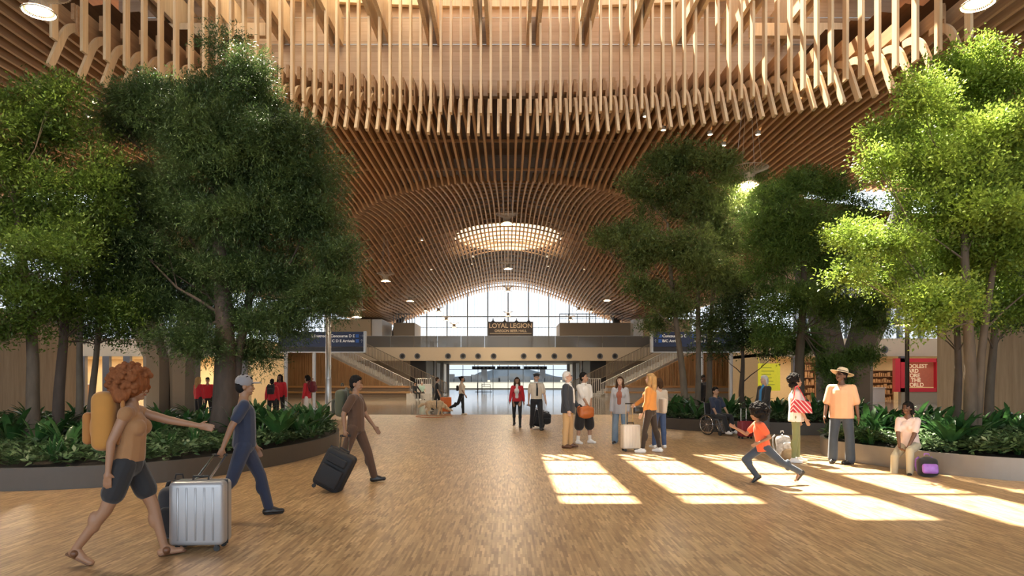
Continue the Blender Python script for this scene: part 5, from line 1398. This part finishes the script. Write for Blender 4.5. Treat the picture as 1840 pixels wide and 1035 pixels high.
# man in navy with the grey suitcase
j = human('person in navy shirt and baseball cap pulling the grey hard-shell suitcase', 440, 922, 1.70, 112, [(24, 3, 10, 0), (-20, 3, 22, 22)], [(8, 8, 14), ('ik', (-.26, .26, .82))],
      dict(skin='brown', hair=('short', 'black'), cap=('baseball', cloth('cap_grey', (.25, .24, .25))), bottom=('trousers', c_navy), top=('t_shirt', c_navy, .016, .62, -.04), shoes=('sneakers', l_black, M_rub)), voxel=.009, D=7.75)
M_alu = mat('suitcase_silver', (.38, .38, .39), .35, .35, var=.05)
suitcase('silver grey hard-shell suitcase trailing in the near left foreground', (WX(361, 6.35), 6.35, 0), R(4), 0, (.50, .27, .60), M_alu, to=j['handR'])
softbag('duffel_bag', 'slumped dark grey soft bag beside the silver suitcase', 'bag', (WX(318, 6.7), 6.75, 0), .3, (.42, .30, .62), cloth('charcoal', (.035, .035, .04)), c_black)
# person in brown with olive backpack and black roller
j = human('person in brown outfit with short black hair pulling a tilted black suitcase', 640, 866, 1.70, 84, [(21, 3, 6, -6), (-20, 3, 16, 22)], [(18, 8, 18), ('ik', (-.24, .10, .86))],
      dict(skin='brown', hair=('short', 'black'), bottom=('trousers', c_brown), top=('shirt', c_brown, .016, .7, -.08), shoes=('shoes', l_black)), voxel=.009, D=10.4)
bag_on_back(j, 'backpack', 'olive grey backpack on the person in brown', 'backpack', (.34, .22, .50), c_olive, cloth('olive_dark', (.05, .05, .03)), .15, .12)
suitcase('tilted black soft-sided suitcase pulled by the person in brown', (WX(583, 9.6), 9.6, 0), R(-4), R(27), (.42, .27, .58), mat('nylon_black', (.014, .014, .016), .7, var=.3), to=j['handR'], soft=True)
# woman in red jacket
human('person in red jacket and black trousers walking towards the camera, long dark hair', 929, 768, 1.68, -4, [(14, 2, 4, -6), (-14, 2, 22, 20)], [(-10, 12, 6), (16, 12, 10)],
      dict(skin='tan', hair=('long', 'brown'), hair_front=1, under=c_white, bottom=('leggings', c_black), top=('jacket', c_red, .018, 1.9, -.03), shoes=('shoes', l_black)), voxel=.012, female=True)
# pilot
j = human('person in pilot cap, white short-sleeved shirt and dark tie pulling luggage', 964, 772, 1.80, 6, [(16, 3, 5, -6), (-14, 3, 18, 16)], [(6, 14, 14), ('ik', (-.24, .10, .84))],
      dict(skin='light', hair=('short', 'brown'), cap=('pilot', c_black), epaulettes=c_black, tie=c_black, collar=c_white, belt=l_black, bottom=('trousers', c_black), top=('shirt', c_cream, .018, .75, .03), shoes=('shoes', l_black)), voxel=.012, D=20.9)
suitcase('black roller suitcase trailing behind the pilot', (WX(966, 21.7), 21.8, 0), R(4), R(14), (.40, .25, .52), mat('nylon_black', (.014, .014, .016)), to=j['handR'], soft=True)
softbag('flight_bag', 'black flight bag strapped on the suitcase of the pilot', 'bag', (WX(981, 21.4), 21.4, .16), .2, (.34, .24, .40), c_black, c_black, tilt=.2)
# man in blazer
j = human('grey-haired person in navy blazer and tan trousers looking up to the right', 1021, 805, 1.78, 68, STAND, [(8, 6, 30), (2, 8, 14)],
      dict(skin='light', hair=('short', 'grey'), under=c_white, collar=c_white, glasses=l_black, bottom=('trousers', c_tan), top=('blazer', c_blazer, .028, 1.92, -.14), belt=l_brown, shoes=('shoes', l_brown)), head=(-14, 5), voxel=.010, stout=1.08, D=15.6)
p = j['handL']; softbag('shoulder_bag', 'rust orange leather bag carried by the person in the blazer', 'bag', (p.x+.12, p.y-.10, .70), R(30), (.44, .20, .30), mat('leather_rust', (.42, .12, .03), .5), mat('leather_rust', (.42, .12, .03), .5), straps=True, pocket=False)
# boy in polo
j = human('person in white polo shirt, baggy black shorts and white sneakers looking up', 1050, 798, 1.77, 38, [(2, 9, 2), (-2, 9, 2)], [('ik', (.04, -.20, .86), (.6, .5, -.3)), ('ik', (-.02, -.21, .86), (-.6, .5, -.3))],
      dict(skin='tan', hair=('short', 'black'), collar=c_white, bottom=('baggy', c_black), top=('polo_shirt', c_white, .03, .85, -.10), shoes=('sneakers', s_white), socks=c_white), head=(-12, 26), voxel=.010, D=16.6)
# girl in grey cardigan
human('person with long dark hair in grey cardigan, rust top and pale blue jeans', 1114, 798, 1.67, -18, STAND, [(2, 10, 6), (2, 10, 6)],
      dict(skin='light', hair=('long', 'brown'), hair_front=1, under=cloth('rust_top', (.30, .10, .06)), bottom=('wide', c_jean), top=('cardigan', c_grey, .03, 2.0, -.16), shoes=('sneakers', c_black)), head=(-6, 0), voxel=.010, female=True, D=16.5)
# blonde woman
j = human('blonde person in mustard corduroy jacket and black trousers holding the white suitcase handle', 1168, 814, 1.74, -120, [(10, 5, 4), (-10, 5, 4)], [(4, 8, 20), ('ik', (-.20, -.40, 1.02))],
      dict(skin='light', hair=('long', 'blonde'), bottom=('leggings', cloth('espresso', (.035, .024, .018))), top=('jacket', c_orange, .022, 1.95, .0), shoes=('sneakers', s_white)), head=(-4, 0), voxel=.010, female=True, D=14.6)
suitcase('cream white hard-shell suitcase with raised handle between two standing people', (WX(1133, 14.9), 14.9, 0), R(8), 0, (.40, .26, .54), mat('suitcase_cream', (.80, .72, .60), .35, var=.04), handle=.46, m_han=mat('trim_gold', (.55, .38, .18), .3, .6))
softbag('handbag', 'small black handbag at the hip of the blonde person', 'bag', (WX(1147, 14.4), 14.4, .86), R(20), (.24, .10, .18), l_black, l_black, straps=False, pocket=False)
j = human('person in blue jeans mostly hidden behind the blonde person', 1184, 806, 1.62, 200, STAND, [(4, 8, 20), (4, 8, 20)],
      dict(skin='light', hair=('bob', 'brown'), bottom=('trousers', cloth('blue_jeans', (.05, .09, .20), .2)), top=('sweater', cloth('oatmeal', (.55, .48, .40)), .02, 1.9, -.05), shoes=('sneakers', s_white)), voxel=.012, D=15.6)
softbag('backpack', 'pale oatmeal tote bag hanging beside the blonde person', 'bag', (WX(1191, 15.1), 15.1, .82), R(100), (.30, .16, .42), cloth('oatmeal', (.55, .48, .40)), c_cream, straps=False, pocket=False)
# wheelchair
WD = 19.3; wx = WX(1287, WD)
j = human('person in navy scrubs and white sneakers sitting in a wheelchair', 1287, 782, 1.74, 28, [(88, 5, 72, 0), (86, 5, 66, 0)], [('ik', (.22, -.34, .80), (1, .3, -.4)), ('ik', (-.12, -.30, .62), (-1, .3, -.4))],
      dict(skin='tan', hair=('short', 'black'), bottom=('trousers', c_black), top=('scrubs_top', c_navy, .02, .8, -.04), shoes=('sneakers', s_white)), lean=-3, seat=.50, voxel=.011, D=WD)
wc = thing('wheelchair', 'black manual wheelchair with large spoked wheels under the seated person in navy', 'wheelchair', (wx, WD, 0), R(28))
for s in (1, -1):
    m_ = MB(); c = Vector((s*.29, .06, .30)); n = 28
    m_.tube([c+Vector((0, .29*math.cos(2*PI*i/n), .29*math.sin(2*PI*i/n))) for i in range(n+1)], .017, 8, cap=False); o = m_.obj('tyre', M_rub, wc, True)
    m_ = MB(); m_.tube([c+Vector((s*.035, .25*math.cos(2*PI*i/n), .25*math.sin(2*PI*i/n))) for i in range(n+1)], .009, 6, cap=False)
    m_.tube([c+Vector((-s*.03, 0, 0)), c+Vector((s*.03, 0, 0))], .03, 12)
    for i in range(14): a = 2*PI*i/14; m_.tube([c, c+Vector((0, .28*math.cos(a), .28*math.sin(a)))], .003, 4, cap=False)
    m_.obj('wheel_rim', M_chrome, wc)
    m_ = MB(); c2 = Vector((s*.22, -.36, .065)); m_.tube([c2-Vector((.015, 0, 0)), c2+Vector((.015, 0, 0))], .065, 14); m_.obj('caster', M_rub, wc); m_ = MB(); m_.tube([c2, c2+Vector((0, .05, .22))], .014, 6)
    m_.tube([(s*.22, .20, .46), (s*.22, .26, .92), (s*.22, .36, .95)], .014, 6); m_.tube([(s*.22, .22, .44), (s*.22, -.28, .44), (s*.18, -.42, .12), (s*.12, -.50, .10)], .014, 6); m_.tube([(s*.22, .2, .30), (s*.22, -.31, .30)], .014, 6)
    m_.obj('side_frame', M_greymetal, wc)
m_ = MB(); m_.rbox((0, -.03, .44), (.44, .44, .05), .02); m_.obj('seat', c_black, wc)
m_ = MB(); m_.rbox((0, .245, .70), (.43, .03, .42), .012); m_.obj('backrest', c_black, wc)
m_ = MB(); m_.rbox((0, -.52, .085), (.30, .16, .015), .005); m_.obj('footrest', M_greymetal, wc)
# running girl
j = human('small child in coral top and dark trousers running to the left, big black afro', 1372, 868, 1.32, -92, [(-48, 3, 14, 50), (52, 3, 88, 35)], [(-30, 10, 95), (40, 10, 80)],
      dict(skin='brown', hair=('afro', 'black', 1.35), bottom=('trousers', c_djean), top=('t_shirt', c_coral, .02, .6, -.08), shoes=('sneakers', l_black, M_rub)), lean=14, voxel=.008, child=True, D=10.3)
# elderly person in black coat
j = human('white-haired person in black coat and blue shirt facing left by the middle planter', 1373, 775, 1.70, -72, STAND, [(18, 6, 30), (6, 8, 20)],
      dict(skin='light', hair=('bob', 'grey'), under=c_blue, bottom=('trousers', cloth('slate', (.10, .10, .10))), top=('coat', cloth('coat_black', (.025, .022, .020)), .03, 1.95, -.22), shoes=('shoes', l_black)), voxel=.012, D=17.6)
suitcase('small dark red suitcase beside the white-haired person', (WX(1339, 18.0), 18.0, 0), R(10), 0, (.36, .24, .42), mat('suitcase_red', (.25, .02, .025), .5), handle=.35)
# woman with red bag
j = human('person in white blouse and green leggings with black curly hair, seen from the side', 1431, 832, 1.68, 74, [(4, 3, 2), (-4, 3, 2)], [(4, 8, 10), (10, 9, 14)],
      dict(skin='tan', hair=('afro', 'black', 1.0), bottom=('leggings', c_green), top=('blouse', c_white, .03, .8, -.12), shoes=('sneakers', s_white)), head=(-6, 10), voxel=.009, female=True, D=12.9)
m_ = MB(); hb = thing('shoulder_bag', 'red and white striped bag hanging from the shoulder of the person in green leggings', 'bag', (WX(1441, 12.55), 12.62, .98), R(8))
mtb = mat('bag_red', (.60, .03, .05), .5, var=.1)
def striped():
    m, nt, b = new_mat('bag_stripes'); L = nt.links; w = nt.nodes.new('ShaderNodeTexWave'); w.inputs['Scale'].default_value = 7; w.bands_direction = 'DIAGONAL'
    tc = nt.nodes.new('ShaderNodeTexCoord'); L.new(tc.outputs['Object'], w.inputs[0]); cr = nt.nodes.new('ShaderNodeValToRGB'); e = cr.color_ramp.elements
    e[0].position = .72; e[0].color = (.55, .025, .04, 1); e[1].position = .8; e[1].color = (.8, .62, .58, 1); L.new(w.outputs[0], cr.inputs[0]); L.new(cr.outputs[0], b.inputs['Base Color']); return m
m_.prism([(-.19, -.05, .0), (.22, -.05, -.02), (.17, -.05, .20), (-.15, -.05, .25)], (0, .09, 0)); m_.obj('bag_body', striped(), hb)
m_ = MB(); m_.tube([(-.14, 0, .22), (-.10, .0, .48), (-.03, .04, .50), (.02, .06, .44), (.14, 0, .18)], .008, 6); m_.obj('strap', mtb, hb)
pk = softbag('backpack', 'white backpack with black scribble pattern standing on the floor', 'backpack', (WX(1410, 13.9), 13.9, 0), R(20), (.34, .26, .50), mat('scribble_white', (.62, .62, .62), .7, var=.9, scale=16), mat('scribble_white', (.62, .62, .62)), tilt=-.15)
softbag('duffel_bag', 'small tan patterned bag at the foot of the scribble backpack', 'bag', (WX(1418, 13.3), 13.3, 0), 0, (.32, .2, .22), mat('bag_tan', (.34, .24, .14), .7, var=.5, scale=14), c_tan, straps=False, pocket=False)
# man in hat
j = human('large person in peach t-shirt, blue jeans and straw hat looking up to the left', 1512, 833, 1.80, -28, [(2, 6, 2, 0, -50), (-2, 6, 2)], [(2, 13, 12), (4, 13, 16)],
      dict(skin='dark', hair=('short', 'black'), cap=('sunhat', cloth('straw', (.70, .55, .38))), glasses=l_black, bottom=('wide', c_djean), top=('t_shirt', c_peach, .03, .9, -.10), shoes=('sneakers', l_black, M_rub)), head=(-18, -42), voxel=.009, stout=1.12, D=12.7)
m_ = MB()
# seated girl
j = human('person in white t-shirt and pale khaki trousers sitting on the rim of the right planter', 1634, 848, 1.62, -48, [(82, 6, 76, 0), (64, 4, 62, 0)], [('ik', (.06, -.42, .66), (1, .2, -.6)), ('ik', (-.02, -.44, .66), (-1, .2, -.6))],
      dict(skin='dark', hair=('bob', 'black'), bottom=('trousers', c_beigepant), top=('t_shirt', c_pink, .02, .7, -.02), shoes=('sneakers', l_black, M_rub)), lean=10, head=(-8, -10), seat=.41, voxel=.009, female=True, D=11.62)
softbag('backpack', 'black and purple backpack leaning against the planter beside the seated person', 'backpack', (WX(1668, 11.0), 11.0, 0), R(-12), (.34, .22, .36), c_black, mat('satin_purple', (.32, .14, .55), .4, var=.4, scale=12), tilt=-.2)
# group in red behind the left planter
human('blonde person in red jacket with dark backpack, far left behind the planter', 357, 755, 1.68, 150, STAND, DOWN, dict(skin='light', hair=('long', 'blonde'), bottom=('trousers', c_black), top=('jacket', c_red, .018, 1.95, -.05), shoes=('shoes', l_black)), voxel=.013, D=25)
human('person in red jacket facing the blonde one behind the left planter', 373, 752, 1.66, 20, STAND, DOWN, dict(skin='tan', hair=('short', 'black'), bottom=('trousers', c_black), top=('jacket', c_red, .018, 1.95, -.05), shoes=('shoes', l_black)), voxel=.013, D=26.2)
j = human('shorter person in red hooded jacket seen from behind, black backpack', 489, 758, 1.60, 186, STAND, DOWN, dict(skin='dark', hair=('short', 'black'), bottom=('trousers', c_black), top=('hooded_jacket', c_red, .02, 1.95, -.05), shoes=('shoes', l_black)), voxel=.013, D=24.6)
bag_on_back(j, 'backpack', 'black backpack on the shorter person in red', 'backpack', (.28, .16, .42), c_black, c_black, .15, .10)
human('taller person in red jacket with long black hair facing the camera', 503, 752, 1.78, -6, STAND, DOWN, dict(skin='dark', hair=('long', 'black'), hair_front=1, bottom=('trousers', c_black), top=('jacket', c_red, .018, 1.95, -.05), shoes=('shoes', l_black)), voxel=.013, D=25.6)
j = human('person in red jacket and white trousers facing left beside the lamp post', 552, 756, 1.74, -100, STAND, DOWN, dict(skin='tan', hair=('bob', 'black'), bottom=('trousers', c_white), top=('jacket', c_red, .018, 1.95, -.05), shoes=('shoes', l_black)), voxel=.013, D=24.6)
bag_on_back(j, 'backpack', 'maroon backpack on the person in white trousers', 'backpack', (.32, .20, .50), c_maroon, c_maroon, .15, .12)
# middle distance
human('person in beige top and black trousers walking right on the terrazzo', 830, 744, 1.72, 88, [(4, 2, 2), (-22, 2, 40, 35)], [(-8, 8, 14), (10, 8, 20)], dict(skin='tan', hair=('bun', 'black'), bottom=('trousers', c_black), top=('blouse', c_cream, .02, .8, .0), shoes=('shoes', c_cream)), voxel=.014, female=True, D=29.6)
softbag('shoulder_bag', 'black bag under the arm of the person in the beige top', 'bag', (WX(822, 29.8), 29.8, 1.05), R(90), (.26, .14, .30), c_black, c_black, straps=False, pocket=False)
human('person in black top walking behind the dog towards the orange suitcase', 786, 738, 1.70, 92, [(16, 2, 4), (-16, 2, 14, 15)], [(6, 8, 14), (6, 8, 14)], dict(skin='light', hair=('short', 'brown'), bottom=('trousers', c_black), top=('t_shirt', c_black, .02, .8, .0), shoes=('shoes', l_black)), voxel=.015, D=34)
suitcase('bright orange suitcase standing behind the dog', (WX(801, 31.6), 31.6, 0), R(20), 0, (.50, .30, .68), mat('suitcase_orange', (.78, .18, .03), .4), handle=.2)
human('seated person in black at the end of the left bench', 746, 712, 1.70, 40, [(80, 6, 80), (80, 6, 80)], [('ik', (.5, -.1, .9)), (20, 8, 40)], dict(skin='tan', hair=('short', 'black'), bottom=('trousers', c_black), top=('sweater', c_black, .02, 1.9, .0), shoes=('shoes', s_white)), seat=.5, voxel=.02, D=51)
human('seated person in mint green shirt at the end of the left bench', 758, 712, 1.74, 10, [(80, 8, 80), (80, 8, 80)], [(20, 10, 40), (20, 10, 40)], dict(skin='light', hair=('short', 'grey'), bottom=('trousers', c_black), top=('shirt', c_teal, .02, .8, .0), shoes=('shoes', l_black)), seat=.5, voxel=.02, D=51.6)
m_ = MB(); m_.box(-.9, .9, -.25, .25, .0, .47); tag(m_.obj('stone_seat', M_stone, loc=(WX(752, 51.3), 51.35, 0)), 'low stone seat under the two seated people in the distance', 'seat')
human('slim dark-haired person standing behind the wheelchair, partly hidden by a trunk', 1264, 752, 1.76, 30, STAND, DOWN, dict(skin='dark', hair=('short', 'black'), bottom=('trousers', c_black), top=('sweater', c_black, .02, 1.9, -.05), shoes=('shoes', l_black)), voxel=.014, D=27.5)
# dog on a lead
dg_ = thing('dog', 'fluffy cream golden dog walking right with lowered head, black harness', 'dog', (WX(782, 29.2), 29.2, 0), 0)
m_ = MB(); A = lambda a, b, r0, r1, **k: m_.cap(a, b, r0, r1, **k)
A((-.30, 0, .50), (.22, 0, .48), .145, .175); A((.22, 0, .50), (.44, 0, .40), .14, .095); A((.44, 0, .38), (.56, 0, .28), .085, .06); A((.56, 0, .27), (.66, 0, .21), .05, .035)
for (x, y, kx, fx, hind) in ((.24, .08, .26, .30, 0), (.20, -.08, .18, .12, 0), (-.34, .08, -.30, -.40, 1), (-.30, -.08, -.24, -.30, 1)):
    if hind: A((x, y, .42), (x+.07, y, .30), .10, .06); A((x+.07, y, .30), (x-.06, y, .17), .055, .035); A((x-.06, y, .17), (x-.02, y, .04), .035, .033); A((x-.02, y, .035), (x+.05, y, .03), .035, .028)
    else: A((x, y, .42), (kx, y, .22), .075, .045); A((kx, y, .22), (fx, y, .05), .04, .033); A((fx, y, .035), (fx+.06, y, .03), .035, .028)
A((-.42, 0, .52), (-.62, 0, .46), .05, .07); A((-.62, 0, .46), (-.74, 0, .36), .07, .03)
for s in (1, -1): A((.48, s*.07, .42), (.50, s*.10, .30), .035, .025, sx=1.3)
for i in range(60):
    rr.random(); a = rr.uniform(-.45, .4); q = rr.uniform(0, 6.28); m_.ell((a, .15*math.cos(q), .48+.15*math.sin(q)), (.045, .03, .05), None, 8, 5)
remesh(m_, 'coat', .016, mat('fur_cream', (.72, .55, .34), .9, var=.25, scale=14, bump=1.0), dg_, 2)
m_ = MB(); m_.tube([(.08, .178*math.cos(2*PI*i/20), .49+.178*math.sin(2*PI*i/20)) for i in range(21)], .018, 6, cap=False); m_.obj('harness', c_black, dg_)
m_ = MB(); m_.ell((.70, 0, .205), (.018, .016, .015)); m_.obj('nose', l_black, dg_)
m_ = MB(); n = 40; m_.tube([(.9*math.cos(2*PI*i/n)*.85, .9*math.sin(2*PI*i/n), .012) for i in range(n-4)], .012, 6)
tag(m_.obj('dog_lead', mat('lead_orange', (.60, .20, .07), .6), loc=(WX(780, 28.4), 28.4, 0)), 'thin orange lead lying in a loop on the floor by the dog', 'lead')
